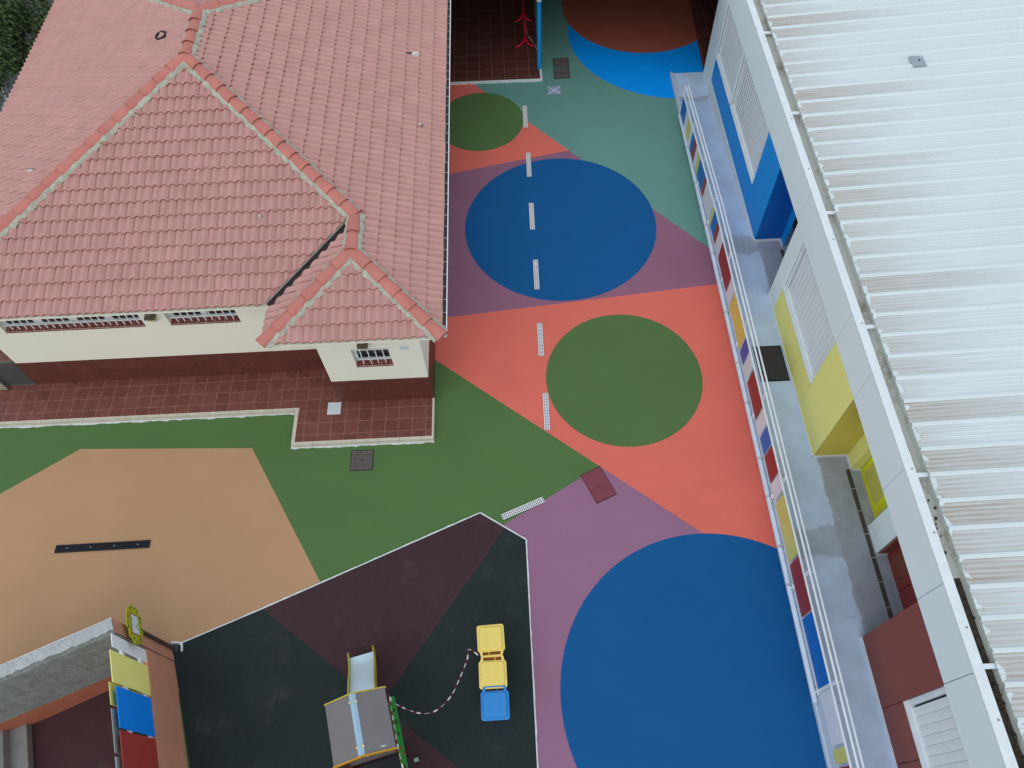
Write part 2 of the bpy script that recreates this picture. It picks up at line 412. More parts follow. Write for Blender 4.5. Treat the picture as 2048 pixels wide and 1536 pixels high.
zone([(-12.7, 6.62), (-11.853, 7.13), (-10.30, 8.184), (-6.25, 8.0), (-4.342, 4.769), (-4.1, 4.2), (-7.1, 2.6), (-9, -3), (-12.7, -3)], 'peach', 0)
rw = lambda x, y: XW + .01 - x
zone(clip(circ((1.336, 14.454), 2.626), rw), 'blue', 1)
zone(circ((2.521, 9.445), 1.869), 'olive', 1)
zone(clip(circ((3.683, 2.278), 3.177, 128), rw), 'blue', 1)
zone(circ((-0.809, 18.887), 1.326), 'olive', 1)
re = lambda x, y: 6.5 - x
zone(clip(circ((5.655, 22.915), 3.462), re), 'sky', 1)
zone(clip(circ((4.773, 24.462), 2.68), re), 'brown', 2)
tag(g.build('painted_courtyard', [GR[n] for n in names]), kind='structure')

# rubber play surface, two colours meeting under the slide, with its white concrete edging
rub = [(-7.212, 3.58), (-0.986, 6.136), (-0.02, 5.488), (0.003, -3), (-5.2, -3), (-6.44, 1.387)]
RC = (-2.94, 2.33)
g = MB()
def rz_(poly, m, k): g.face([(x, y, 0.008 + 0.002 * k) for x, y in poly], m)
rz_(rub, 0, 0)
rz_([(-5.48, 4.26), (-0.986, 6.12), (-0.45, 5.775), RC], 1, 1)
rz_([RC, (-1.447, 1.198), (1.2 - 1.2, -0.1), (-0.01, -3), (-5.0, -3)], 1, 1)
tag(g.build('rubber_play_surface', [GR['green_r'], GR['maroon_r']]), kind='structure')
g = MB()
def strip(mb, pts, w, z0, z1, m=0, jag=0.0, sub=0.12):
    """low edging along a polyline with a slightly ragged outer side"""
    for i in range(len(pts) - 1):
        A, B = Vector(pts[i]), Vector(pts[i + 1]); L = (B - A).length; n = max(1, int(L / sub)); t = (B - A) / L; q = Vector((-t.y, t.x))
        o = [w + random.uniform(-jag, jag) for _ in range(n + 1)]
        for k in range(n):
            p0, p1 = A + t * (L * k / n), A + t * (L * (k + 1) / n)
            mb.prism([p0, p1, p1 + q * o[k + 1], p0 + q * o[k]], z0, z1, m)
strip(g, [(-7.212, 3.58), (-5.48, 4.27), (-0.986, 6.136), (-0.02, 5.488), (0.003, -1.0)], 0.028, -0.01, 0.018, 0, 0.007)
tag(g.build('kerb_edging', [white_kerb]), kind='structure')

# ================================================================= LEFT BUILDING: tiled walkway round it
g = MB(); zp = 0.15
g.prism([(-14.6, 8.93), (-5.22, 8.93), (-5.22, 8.02), (-2.06, 8.02), (-2.06, 11.0), (-11.8, 11.0), (-11.8, 12.2), (-14.6, 12.2)], -0.02, zp, 1, 0)
tag(g.build('tiled_walkway', [floort, white_kerb]), kind='structure')
g = MB()
for i in range(31):   # kerb stones
    x0 = -14.85 + i * 0.50
    if x0 > -5.30: break
    g.box((x0 + .004, 8.865, -0.02), (min(x0 + .496, -5.21), 8.93, zp + .004), 0)
g.box((-5.30, 8.02, -0.02), (-5.22, 8.865, zp + .004), 0)
for i in range(7):
    x0 = -5.30 + i * 0.50
    g.box((x0 + .004, 7.95, -0.02), (min(x0 + .496, -2.06), 8.02, zp + .004), 0)
g.box((-2.06, 7.95, -0.02), (-2.02, 9.03, zp + .004), 0)
strip(g, [(-5.30, 8.865), (-14.6, 8.865)], 0.03, -0.01, 0.012, 1, 0.018, 0.1)
strip(g, [(-5.30, 7.95), (-5.30, 8.84)][::-1], -0.035, -0.01, 0.012, 1, 0.014, 0.1)
strip(g, [(-2.02, 7.95), (-5.34, 7.95)], 0.03, -0.01, 0.012, 1, 0.018, 0.1)
tag(g.build('walkway_kerb', [M('kerb_stone', (204, 196, 182), 0.85, 0.08, 6, 0.1), white_kerb]), kind='structure')
g = MB(); g.box((-4.535, 8.705, zp), (-4.225, 9.03, zp + .006))
one(g, 'floor_cover', [M('pale_access_cover', (204, 212, 222), 0.6, 0.04)], (-4.38, 8.87, zp), 'pale square access cover set in the brown tiles before the small annex window', 'cover')

# ---------------------------------------------------------------- left building walls
LB_ = thing('school_building', 'cream school building with pink terracotta hipped roof and brown tiled wall base', 'building', (-6.9, 14.0, 0))
def wallgrid(mb, fn, u0, u1, z0, z1, holes, m=0):
    """rectangular wall with holes; fn(u, z) gives the point"""
    us = sorted({u0, u1, *[h[0] for h in holes], *[h[1] for h in holes]}); zs = sorted({z0, z1, *[h[2] for h in holes], *[h[3] for h in holes]})
    for i in range(len(us) - 1):
        for j in range(len(zs) - 1):
            cu, cz = (us[i] + us[i + 1]) / 2, (zs[j] + zs[j + 1]) / 2
            if any(h[0] < cu < h[1] and h[2] < cz < h[3] for h in holes): continue
            mb.face([fn(us[i], zs[j]), fn(us[i + 1], zs[j]), fn(us[i + 1], zs[j + 1]), fn(us[i], zs[j + 1])], m)
H1 = (-11.24, -8.14, 2.27, 3.05); H2 = (-7.58, -6.04, 2.27, 3.05); H3 = (-3.55, -2.74, 1.64, 2.28)
wb = 1.05
g = MB()
wallgrid(g, lambda u, z: (u, 9.97, z), -11.75, -4.25, wb, 3.35, [H1, H2])
wallgrid(g, lambda u, z: (u, 9.05, z), -4.25, -2.05, wb, 3.35, [H3])
g.face([(-4.25, 9.97, wb), (-4.25, 9.05, wb), (-4.25, 9.05, 3.35), (-4.25, 9.97, 3.35)])
g.face([(-2.05, 9.05, wb), (-2.05, 21.6, wb), (-2.05, 21.6, 3.35), (-2.05, 9.05, 3.35)])
g.face([(-11.75, 9.97, 0), (-11.75, 9.97, 3.35), (-11.75, 21.6, 3.35), (-11.75, 21.6, 0)])
g.face([(-11.75, 21.6, 0), (-11.75, 21.6, 3.35), (-2.05, 21.6, 3.35), (-2.05, 21.6, 0)])
for h, y in ((H1, 9.97), (H2, 9.97), (H3, 9.05)):   # reveals
    yb = y + .2
    g.face([(h[0], y, h[2]), (h[0], y, h[3]), (h[0], yb, h[3]), (h[0], yb, h[2])]); g.face([(h[1], y, h[2]), (h[1], yb, h[2]), (h[1], yb, h[3]), (h[1], y, h[3])])
    g.face([(h[0], y, h[3]), (h[1], y, h[3]), (h[1], yb, h[3]), (h[0], yb, h[3])])
g.build('wall', [cream], LB_)
g = MB()
g.prism([(-11.765, 9.955), (-4.265, 9.955), (-4.265, 9.035), (-2.035, 9.035), (-2.035, 21.6), (-11.765, 21.6)], 0.02, wb, 0, bottom=False)
g.build('wainscot', [wains], LB_)
def grille_window(h, y, name='window'):
    x0, x1, z0, z1 = h; yb = y + .17; f = MB()
    ww = x1 - x0; nl = max(1, round(ww / 0.78)); lw = ww / nl
    for k in range(nl):   # sash frames
        a0, a1 = x0 + k * lw, x0 + (k + 1) * lw; t = 0.06
        f.box((a0, yb - .03, z0 + .02), (a1, yb, z0 + .10)); f.box((a0, yb - .03, z1 - .06), (a1, yb, z1))
        f.box((a0, yb - .032, z0 + .10), (a0 + t, yb, z1 - .06)); f.box((a1 - t, yb - .032, z0 + .10), (a1, yb, z1 - .06))
    w = f.build(name, [white_pl], LB_)
    p = MB(); p.face([(x0, yb - .012, z0 + .02), (x1, yb - .012, z0 + .02), (x1, yb - .012, z1), (x0, yb - .012, z1)]); p.build('pane', [glass], w)
    s = MB(); s.face([(x0 + .0, y - .015, z0 - .012), (x1, y - .015, z0 - .012), (x1, yb - .03, z0 + .02), (x0, yb - .03, z0 + .02)])
    s.face([(x0, y - .015, z0 - .03), (x1, y - .015, z0 - .03), (x1, y - .015, z0 - .012), (x0, y - .015, z0 - .012)]); s.build('sill', [brown_sill], w)
    q = MB(); n = max(2, round(ww / 0.155))
    for k in range(1, n): xx = x0 + ww * k / n; q.box((xx - .009, y + .05, z0 - .0), (xx + .009, y + .07, z1))
    for zz in (z0 + .12, z1 - .15): q.box((x0, y + .07, zz), (x1, y + .085, zz + .022))
    q.build('grille', [white_pl], w)
grille_window(H1, 9.97); grille_window(H2, 9.97); grille_window(H3, 9.05)
def wall_lamp(x, y, z):
    b_ = MB(); b_.prism([(x - .11, y), (x + .11, y), (x + .11, y - .14), (x - .11, y - .14)], z, z + .05)
    b_.box((x - .05, y - .1, z + .05), (x + .05, y, z + .10)); L = b_.build('wall_lamp', [M('lamp_housing', (92, 84, 72), 0.6)], LB_)
    s = MB(); A = [(x - .10, y - .002), (x + .10, y - .002), (x + .10, y - .13), (x - .10, y - .13)]; B = [(x - .06, y - .002), (x + .06, y - .002), (x + .06, y - .05), (x - .06, y - .05)]
    T = [(*p, z) for p in A]; Bo = [(*p, z - .17) for p in B]
    for i in range(4): s.face([Bo[i], Bo[(i + 1) % 4], T[(i + 1) % 4], T[i]])
    s.face(Bo[::-1]); s.build('lamp_shade', [M('amber_shade', (196, 178, 128), 0.4)], L)
wall_lamp(-7.86, 9.97, 2.62); wall_lamp(-3.24, 9.05, 2.50)
g = MB(); g.box((-2.49, 9.04, 2.21), (-2.31, 9.052, 2.33)); g.build('notice_plate', [M('grey_plate', (196, 204, 208), 0.5, 0.12, 40)], LB_)

# ---------------------------------------------------------------- hipped tile roof (real waves, overlapping rows)
ze, kk = 3.40, 0.344
Xl, Xr, Ym, Ya, Xal, yE = -12.49, -1.468, 9.46, 8.475, -5.01, 22.16
xc, hw = (Xl + Xr) / 2, (Xr - Xl) / 2; axm, ah = (Xal + Xr) / 2, (Xr - Xal) / 2
TW, DR, AMP, LIP = 0.35, 0.343 / sqrt(1 + kk * kk), 0.056, 0.034
def profile(high):   # one double-roll tile; the edge that laps over its neighbour stands proud
    q = []
    for i in range(2):
        for u in (0.0, 0.09, 0.2, 0.35, 0.5, 0.65, 0.8, 0.91): q.append((TW / 2 * (i + u), AMP * (0.5 - 0.5 * cos(2 * pi * u))))
    q.append((TW, 0.0)); n = len(q) - 1
    return [(s_, h + 0.009 * ((k / n) if high else (1 - k / n)) - 0.006 + (0.008 if (k == (n if high else 0)) else 0)) for k, (s_, h) in enumerate(q)]
tm = MB()
def clip_st(poly, f):
    o = []
    for i in range(len(poly)):
        a, b = poly[i], poly[(i + 1) % len(poly)]; fa, fb = f(a), f(b)
        if fa >= 0: o.append(a)
        if fa * fb < 0: t = fa / (fa - fb); o.append((a[0] + (b[0] - a[0]) * t, a[1] + (b[1] - a[1]) * t))
    return o
def tile_plane(P, smin, smax, tmax, seed, high=True, brk=()):
    rnd = random.Random(seed); prof = profile(high)
    for j in range(int(math.ceil(tmax / DR))):
        r0, r1 = j * DR, min((j + 1) * DR + 0.012, tmax)
        if r1 - r0 < 0.02: continue
        cuts = [r0 - 0.012] + [q for q in brk if r0 + .002 < q < r1 - .002] + [r1]
        off = (j % 2) * TW / 2; jit = {}
        for ci in range(len(cuts) - 1):
            t0, t1 = cuts[ci], cuts[ci + 1]; e = 1e-5
            m0, m1, x0, x1 = smin(t0 + e), smin(t1 - e), smax(t0 + e), smax(t1 - e)
            lo, hi = min(m0, m1), max(x0, x1)
            if hi <= lo: continue
            fmin = lambda p: p[0] - (m0 + (m1 - m0) * (p[1] - t0) / (t1 - t0)); fmax = lambda p: (x0 + (x1 - x0) * (p[1] - t0) / (t1 - t0)) - p[0]
            for k in range(int(math.floor((lo - off) / TW)), int(math.ceil((hi - off) / TW)) + 1):
                if k not in jit: jit[k] = (rnd.uniform(-.004, .004), rnd.uniform(-.007, .007))
                jz, jt = jit[k]; uv = (k + .5, j + .5 + seed * 40)
                for i in range(len(prof) - 1):
                    (sa, ha), (sb, hb) = prof[i], prof[i + 1]; sa += k * TW + off; sb += k * TW + off
                    if sb < lo or sa > hi: continue
                    ta = t0 + (jt if ci == 0 else 0)
                    q = clip_st(clip_st([(sa, ta), (sb, ta), (sb, t1), (sa, t1)], fmin), fmax)
                    if len(q) < 3: continue
                    hh = lambda p: ha + (hb - ha) * (p[0] - sa) / (sb - sa) + .004 + (LIP + jz) * (1 - (p[1] - r0) / (r1 - r0))
                    tm.face([P(p[0], p[1], hh(p)) for p in q], 0, True, [uv] * len(q))
                    if ci == 0:   # front lip
                        c0, c1 = max(sa, min(sb, m0)), min(sb, max(sa, x0))
                        if c1 - c0 > 1e-4:
                            A, B = (c0, ta), (c1, ta); ia, ib = hh(A), hh(B)
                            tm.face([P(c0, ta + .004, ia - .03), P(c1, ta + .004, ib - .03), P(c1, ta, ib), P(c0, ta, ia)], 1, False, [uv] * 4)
                    last = (i == len(prof) - 2) if high else (i == 0)
                    if last:      # side of the lapping edge
                        se, he = (sb, hb) if high else (sa, ha)
                        if max(m0, m1) < se < min(x0, x1):
                            f0 = lambda t, d: P(se, t, he + .004 + (LIP + jz) * (1 - (t - r0) / (r1 - r0)) - d)
                            tm.face([f0(ta, 0), f0(t1, 0), f0(t1, .022), f0(ta, .022)], 0, False, [uv] * 4)
Z = lambda t, h: ze + kk * t + h
V = 0.085   # half width of the open valley
tile_plane(lambda s, t, h: (s, Ym + t, Z(t, h)), lambda t: Xl + t, lambda t: (Xal + t - V) if t < ah else (Xr - t), hw, 1, True, (ah,))
tile_plane(lambda s, t, h: (Xr - t, s, Z(t, h)), lambda t: (Ya + t) if t <= ah else (Ym + t), lambda t: yE - t, hw, 2, True, (ah,))
tile_plane(lambda s, t, h: (Xl + t, s, Z(t, h)), lambda t: Ym + t, lambda t: yE - t, hw, 3, False)
tile_plane(lambda s, t, h: (s, yE - t, Z(t, h)), lambda t: Xl + t, lambda t: Xr - t, hw, 4)
tile_plane(lambda s, t, h: (s, Ya + t, Z(t, h)), lambda t: Xal + t, lambda t: Xr - t, ah, 5)
tile_plane(lambda s, t, h: (Xal + t, s, Z(t, h)), lambda t: Ya + t, lambda t: Ym + t - V - .07 * (1 - ((t / DR + 4e-2) % 1)), ah, 6, False)
# solid roof body below the tiles
lo_ = -0.03
A_ = lambda x, y, z: (x, y, z + lo_)
corners = dict(FL=(Xl, Ym, ze), FV=(Xal, Ym, ze), AL=(Xal, Ya, ze), AR=(Xr, Ya, ze), BR=(Xr, yE, ze), BL=(Xl, yE, ze),
               AP=(xc, Ym + hw, ze + kk * hw), RP=(xc, yE - hw, ze + kk * hw), R0=(axm, Ya + ah, ze + kk * ah), R1=(axm, Ym + ah, ze + kk * ah))
cp = {k: A_(*v) for k, v in corners.items()}
for poly in (('FL', 'FV', 'R1', 'AP'), ('AL', 'AR', 'R0'), ('AL', 'R0', 'R1', 'FV'), ('AR', 'BR', 'RP', 'AP', 'R1', 'R0'), ('BR', 'BL', 'RP'), ('BL', 'FL', 'AP', 'RP')):
    tm.face([cp[q] for q in poly], 2)
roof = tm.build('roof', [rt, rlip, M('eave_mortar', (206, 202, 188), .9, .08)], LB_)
g = MB(); va, vb = Vector(corners['FV']), Vector(corners['R1']); vq = Vector((.17, -.17, .0))
g.face([va + vq + Vector((0, 0, -.012)), vb + vq * .4 + Vector((0, 0, -.012)), vb - vq * .4 + Vector((0, 0, -.012)), va - vq + Vector((0, 0, -.012))])
g.build('valley_gutter', [M('valley_lead', (52, 44, 46), .8, .3, 10)], roof)
# soffit
g = MB(); e = 0.03
g.prism([(Xl + e, Ym + e), (Xal - .01, Ym + e), (Xal + e, Ya + e), (Xr - e, Ya + e), (Xr - e, yE - e), (Xl + e, yE - e)], ze - 0.12, ze - 0.035)
g.build('soffit', [cream], LB_)

def ridge(p0, p1, r=0.135, n=None, name='ridge_cap', lift=0.035):
    """overlapping half-round caps laid from the low end p0 to the high end p1, bedded in lumpy mortar"""
    p0, p1 = Vector(p0), Vector(p1); L = (p1 - p0).length; t = (p1 - p0) / L
    side = Vector((t.y, -t.x, 0)).normalized(); up = side.cross(t).normalized()
    if up.z < 0: up = -up
    n = n or max(1, round(L / 0.40)); mb = MB()
    for i in range(n):
        a0, a1 = L * i / n - 0.05, L * (i + 1) / n + 0.01
        j = random.uniform(-.006, .006); rows = []; lipin = []
        for q, (a, rr, dz) in enumerate(((a0, r * 1.06, 0.024), (a1, r * 0.94, -0.004))):
            rows.append([p0 + t * a + side * (cos(pi * w / 12) * rr + j) + up * (sin(pi * w / 12) * rr * 0.82 + dz + lift) for w in range(13)])
        mb.grid(rows, 0, True)
        inner = [p0 + t * (a0 + .003) + side * (cos(pi * w / 12) * (r * 1.06 - .022) + j) + up * (sin(pi * w / 12) * (r * 1.06 - .022) * 0.82 + .024 + lift) for w in range(13)]
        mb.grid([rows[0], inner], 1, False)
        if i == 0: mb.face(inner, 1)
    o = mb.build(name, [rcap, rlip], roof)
    m = MB(); ns = int(L / 0.05)
    for sg in (-1, 1):
        rows = []
        for i in range(ns + 1):
            a = min(L, L * i / ns); wv = 0.045 + 0.035 * abs(sin(i * 0.55 + sg)) * random.uniform(.3, 1.3) + random.uniform(-.01, .012)
            b_ = p0 + t * a
            down = kk * r * 0.7
            rows.append([b_ + side * sg * (r - .035) + up * (lift + 0.055), b_ + side * sg * (r + wv * .45) + up * (lift + .022 + random.uniform(-.01, .012)), b_ + side * sg * (r + wv) - Vector((0, 0, 1)) * down * .6 + up * (0.012)])
        m.grid(rows, 0, True)
    m.build('mortar', [mortar], o)
    return o
cz = lambda q: Vector(corners[q]) + Vector((0, 0, 0.0))
ridge(cz('FL'), cz('AP')); ridge(cz('R1'), cz('AP')); ridge(cz('AP'), cz('RP')); ridge(cz('BR'), cz('RP')); ridge(cz('BL'), cz('RP'))
ridge(cz('AR') + Vector((-.01, .01, .0)), cz('R0')); ridge(cz('AL') + Vector((.04, .04, .0)), cz('R0')); ridge(cz('R0'), cz('R1'))
# gutter along the courtyard eave: half channel with brackets and its white outer lip
g = MB()
gx0, gx1, gz = Xr - .03, Xr + .085, ze + .005
g.grid([[(gx0 + (gx1 - gx0) * (0.5 - 0.5 * cos(pi * w / 8)), yy, gz - 0.085 * sin(pi * w / 8)) for w in range(9)] for yy in (Ya + .06, yE)], 1)
g.box((gx1 - .004, Ya + .05, gz - .055), (gx1 + .014, yE, gz + .012), 0)
g.box((gx0, Ya + .05, gz - .08), (gx1, Ya + .07, gz), 0)
yy = Ya + .25
while yy < yE: g.box((gx0, yy, gz - .004), (gx1, yy + .02, gz + .006), 2); yy += .33
g.build('gutter', [white_pl, M('gutter_inside', (96, 96, 96), 0.8, 0.3, 8), galv], roof)

# small things lying on the roof
def roofz(x, y): return min(ze + kk * (Xr - x), ze + kk * (x - Xl), ze + kk * (y - Ym)) + .05
def litter(name, x, y, sz, mats, label, cat, seed):
    r = random.Random(seed); mb = MB(); zz = roofz(x, y)
    for k, m in enumerate(mats):
        n = 7; a0 = r.uniform(0, 6); cx, cy = x + r.uniform(-.5, .5) * sz, y + r.uniform(-.3, .3) * sz
        T = [(cx + cos(a0 + 2 * pi * i / n) * sz * r.uniform(.5, 1) * .5, cy + sin(a0 + 2 * pi * i / n) * sz * r.uniform(.5, 1) * .35, zz + .03 + .02 * k) for i in range(n)]
        mb.prism([q[:2] for q in T], zz - .02, zz + .035 + .02 * k, k)
    return one(mb, name, mats, (x, y, zz - .02), label, cat)
pale = M('pale_scrap', (206, 200, 196), 0.7, 0.2, 40); gry = M('grey_stone', (120, 122, 128), 0.8, 0.2, 30); drk = M('dark_scrap', (46, 44, 48), 0.8, 0.2, 30)
mb = MB(); rx, ry = -7.91, 16.224; rzz = roofz(rx, ry) + .02
ring = []
for i in range(28):
    w = 2 * pi * i / 28; q = Vector((.115, .035, 0)) * cos(w) + Vector((-.09, .17, 0)) * sin(w) * .8
    px, py = rx + q.x, ry + q.y; ring.append((px, py, roofz(px, py) + .02))
mb.tube(ring + [ring[0]], .024, 8)
one(mb, 'rubber_ring', [black_pl], (rx, ry, rzz), 'black rubber ring lying on the far roof slope near the top ridge', 'ring')

# ================================================================= REAR PORCH (roof is beyond the top of the picture and shades the court)
PO = thing('covered_porch', 'shaded porch with dark brown tiled floor at the far end of the courtyard', 'porch', (0, 22, 0))
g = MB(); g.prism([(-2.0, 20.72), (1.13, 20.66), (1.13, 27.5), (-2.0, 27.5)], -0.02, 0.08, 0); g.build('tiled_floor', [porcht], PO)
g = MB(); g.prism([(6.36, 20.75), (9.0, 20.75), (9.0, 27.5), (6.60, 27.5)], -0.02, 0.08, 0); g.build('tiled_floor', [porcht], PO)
g = MB(); strip(g, [(-2.0, 20.72), (1.16, 20.66)][::-1], 0.035, -0.01, 0.084, 0, 0.012, 0.15); strip(g, [(1.13, 20.66), (1.13, 21.2)][::-1], 0.07, -0.01, 0.084, 0, 0.012, 0.1)
strip(g, [(6.36, 20.75), (6.60, 27.5)], 0.025, -0.01, 0.08, 1, 0.004, 0.3); g.build('kerb', [white_kerb, M('maroon_kerb', (110, 52, 48), 0.8)], PO)
g = MB(); g.tube([(1.12, 21.17, 0.05), (1.12, 21.17, 2.38)], 0.068, 16, 0); g.tube([(1.12, 21.17, 2.38), (1.12, 21.17, 3.08)], 0.06, 16, 0); g.tube([(1.12, 21.17, 2.36), (1.12, 21.17, 2.43)], 0.078, 16, 1)
g.build('pillar', [bluepole, white_pl], PO)
g = MB(); g.box((-2.0, 20.32, 3.08), (6.2, 27.6, 3.28)); g.box((6.2, 20.8, 3.08), (9.0, 27.6, 3.28)); g.build('roof', [plainc], PO)
g = MB(); g.box((-2.2, 27.4, 0), (9.0, 27.6, 3.05)); g.box((-2.2, 21.7, 0), (-2.0, 27.4, 3.07)); g.box((8.85, 20.7, 0), (9.0, 27.4, 3.05)); g.build('wall', [M('porch_back_wall', (120, 108, 96), 0.9)], PO)  # out of view; the left side wall is added to darken the porch

BA = thing('plastic_barrier', 'red plastic crowd barrier standing on the dark porch floor by the blue pole', 'barrier', (0.72, 23.0, .08))
mb = MB()
y0, y1 = 22.15, 24.6
for zz in (0.32, 0.95): mb.box((0.70, y0, zz), (0.74, y1, zz + .06))
for k in range(12): yy = y0 + (y1 - y0) * k / 11; mb.box((0.705, yy - .02, 0.34), (0.735, yy + .02, 0.96))
mb.build('frame', [red], BA, bevel=.008)
for yy in (22.39, 23.77):
    f = MB()
    for sg in (-1, 1):
        f.tube([(0.72, yy, .34), (0.72 + sg * .10, yy, .16), (0.72 + sg * .19, yy - .03, .10), (0.72 + sg * .29, yy - .05, .09)], [.055, .045, .035, .028], 8)
    f.build('foot', [red], BA)
def tape(name, pts, label, w=0.035, twist=5.0, sub=6):
    P = [Vector(p) for p in pts]; out = []
    for i in range(len(P) - 1):
        p0, p1, p2, p3 = P[max(i - 1, 0)], P[i], P[i + 1], P[min(i + 2, len(P) - 1)]
        for k in range(sub):
            t = k / sub
            out.append(0.5 * ((2 * p1) + (p2 - p0) * t + (2 * p0 - 5 * p1 + 4 * p2 - p3) * t * t + (-p0 + 3 * p1 - 3 * p2 + p3) * t ** 3))
    out.append(P[-1]); mb = MB(); L = 0; prev = None
    for i, p in enumerate(out):
        t = (out[min(i + 1, len(out) - 1)] - out[max(i - 1, 0)]).normalized(); sd = t.cross(Vector((0, 0, 1))).normalized(); up = sd.cross(t)
        if prev is not None: L += (p - prev[2]).length
        a = L * twist; dv = (sd * cos(a) + up * sin(a)) * w * .5
        cur = (p - dv, p + dv, p, L)
        if prev is not None: mb.face([prev[0], prev[1], cur[1], cur[0]], 0, True, [(prev[3], 0), (prev[3], 1), (L, 1), (L, 0)])
        prev = cur
    o = one(mb, name, [tapem], tuple(P[0]), label, 'tape')
    sm = o.modifiers.new('thickness', 'SOLIDIFY'); sm.thickness = .004
    return o
tape('barrier_tape', [(0.76, 23.0, .6), (0.80, 22.2, .62), (0.95, 21.7, .66), (1.06, 21.2, .72)], 'short striped tape running from the red plastic barrier to the blue pole', .03)

# ================================================================= RIGHT BUILDING
zw = 0.45
def zramp(y): return zw if y <= 13.4 else (zw + (0.05 - zw) * (y - 13.4) / (19.35 - 13.4) if y < 19.35 else 0.05)
g = MB(); ys = [-3, 13.4, 19.35, 20.62]
for i in range(3):
    a0, b0 = ys[i], ys[i + 1]
    g.face([(XW + .06, a0, zramp(a0)), (7.4, a0, zramp(a0)), (7.4, b0, zramp(b0)), (XW + .06, b0, zramp(b0))], 0)
g.face([(XW, 20.62, 0), (XW, 20.62, .05), (7.4, 20.62, .05), (7.4, 20.62, 0)][::-1], 1)
ramp = g.build('ramp', [walk, M('maroon_ramp_edge', (110, 40, 44), 0.8)])
tag(ramp, kind='structure')
RWL = thing('ramp_wall', 'low white painted wall along the courtyard side of the ramp', 'wall', (XW, 9, 0))
g = MB()
prf = lambda y: [(XW, 0.0), (XW, .13), (XW + .02, .15), (XW + .02, zramp(y) + .03), (XW + .035, zramp(y) + .055), (XW + .085, zramp(y) + .055), (XW + .10, zramp(y) + .03), (XW + .10, zramp(y) - .05)]
yl = [-3 + .5 * i for i in range(47)] + [20.6]
g.grid([[(x, y, z if y < 18.6 else min(z, .16 if z > .14 else z)) for x, z in prf(y)] for y in yl], 0, False)
g.build('wall', [M('bluish_white_wall_paint', (196, 208, 222), 0.6, 0.08, 5, 0.05, 60, 0.2, 30)], RWL)
strapm = M('pale_strap', (176, 184, 190), .5, .15, 9)
PIPE = thing('wall_pipe', 'long white pipe strapped along the low ramp wall', 'pipe', (XW - .05, 10, .25))
g = MB(); g.tube([(XW - .035, y, .16 + .12 * (zramp(y) - .05) / .4) for y in [i * .5 for i in range(4, 38)]], .05, 12); g.build('pipe', [M('blue_white_pipe_paint', (206, 220, 236), 0.35, 0.06, 5)], PIPE)
for y in (17.0, 15.5, 13.9, 12.9, 11.0, 9.5, 8.4, 7.0, 6.1, 5.0, 4.2):
    g = MB(); zc = .16 + .12 * (zramp(y) - .05) / .4; g.tube([(XW - .035, y - .025, zc), (XW - .035, y + .025, zc)], .055, 12)
    g.box((XW - .03, y - .025, zc - .085), (XW + .002, y + .025, zc + .085)); g.build('strap', [strapm], PIPE)

# ---- railing with coloured infill panels
RL = thing('ramp_railing', 'white steel ramp railing with red, yellow, blue and white panels', 'railing', (XW + .05, 9, .45))
xr = XW + .01
def hz(y, h): return zramp(y) + h
posts = [18.55, 16.97, 15.47, 13.91, 11.94, 9.95, 7.99, 6.04, 4.12, 2.17, 0.2, -1.8]
for y in posts:
    mb = MB(); t = .03
    mb.box((xr - .012, y - t, zramp(y) - .12), (xr + .012, y + t, hz(y, 1.02 if y < 18 else .75)), 0)
    mb.box((xr - .03, y - .06, zramp(y) - .14), (xr - .012, y + .06, zramp(y) + .02), 0)
    for dy in (-.04, .04): mb.box((xr - .042, y + dy - .012, zramp(y) - .07), (xr - .03, y + dy + .012, zramp(y) - .045), 1)
    mb.tube([(xr, y, hz(y, .98)), (xr + .05, y, hz(y, .96)), (xr + .09, y, hz(y, .955))], .012, 6)
    mb.build('post', [white_mt, iron], RL)
yy = [18.6, 13.4, -3.0]
def rail(x, h, r, name, start=18.6):
    mb = MB(); mb.tube([(x, start, hz(start, h)), (x, 13.4, hz(13.4, h)), (x, -3, hz(-3, h))], r, 10); mb.build(name, [white_mt], RL)
rail(xr, .70, .024, 'rail'); rail(xr, 1.01, .022, 'rail', 18.62); rail(xr + .095, .985, .022, 'handrail', 18.66)
mb = MB(); mb.tube([(xr, 18.6, hz(18.6, .70)), (xr, 18.62, hz(18.6, 1.01)), (xr + .095, 18.66, hz(18.6, .985))], .02, 8); mb.build('rail_end', [white_mt], RL)
rb, rw_, ry_, rr_ = (M('infill_blue', (18, 106, 190), 0.45, 0.04, 2), M('infill_white', (218, 222, 230), 0.45, 0.03, 2), M('infill_yellow', (222, 196, 98), 0.45, 0.04, 2), M('infill_red', (150, 48, 48), 0.45, 0.04, 2))
rv = M('infill_violet_blue', (66, 88, 176), 0.45, 0.04, 2); ry2 = M('infill_lemon', (208, 206, 116), 0.45, 0.03, 2)
seq = [(18.55, 17.95, rb), (17.93, 17.60, rw_), (17.58, 17.20, ry2), (17.18, 16.98, rw_), (16.92, 16.62, rb), (16.60, 16.30, rr_), (16.28, 16.02, rw_), (16.0, 15.75, ry2), (15.73, 15.05, rb), (15.02, 14.80, rr_), (14.78, 13.97, rw_), (13.86, 13.68, ry2), (13.66, 13.28, rb), (13.26, 13.03, rr_), (13.0, 12.60, rw_),
       (12.55, 11.46, rr_), (11.40, 11.05, rw_), (10.98, 9.72, ry_), (9.66, 9.30, rv), (9.24, 8.88, rw_), (8.80, 7.84, rr_), (7.79, 7.44, rw_), (7.38, 6.96, rb), (6.92, 6.30, rr_), (6.26, 5.90, rw_), (5.82, 4.58, ry2), (4.52, 3.50, rr_), (3.46, 2.21, rb), (2.12, 1.25, rw_), (1.19, .96, ry2), (.90, .1, rr_), (.05, -1.2, rb), (-1.25, -2.2, ry_)]
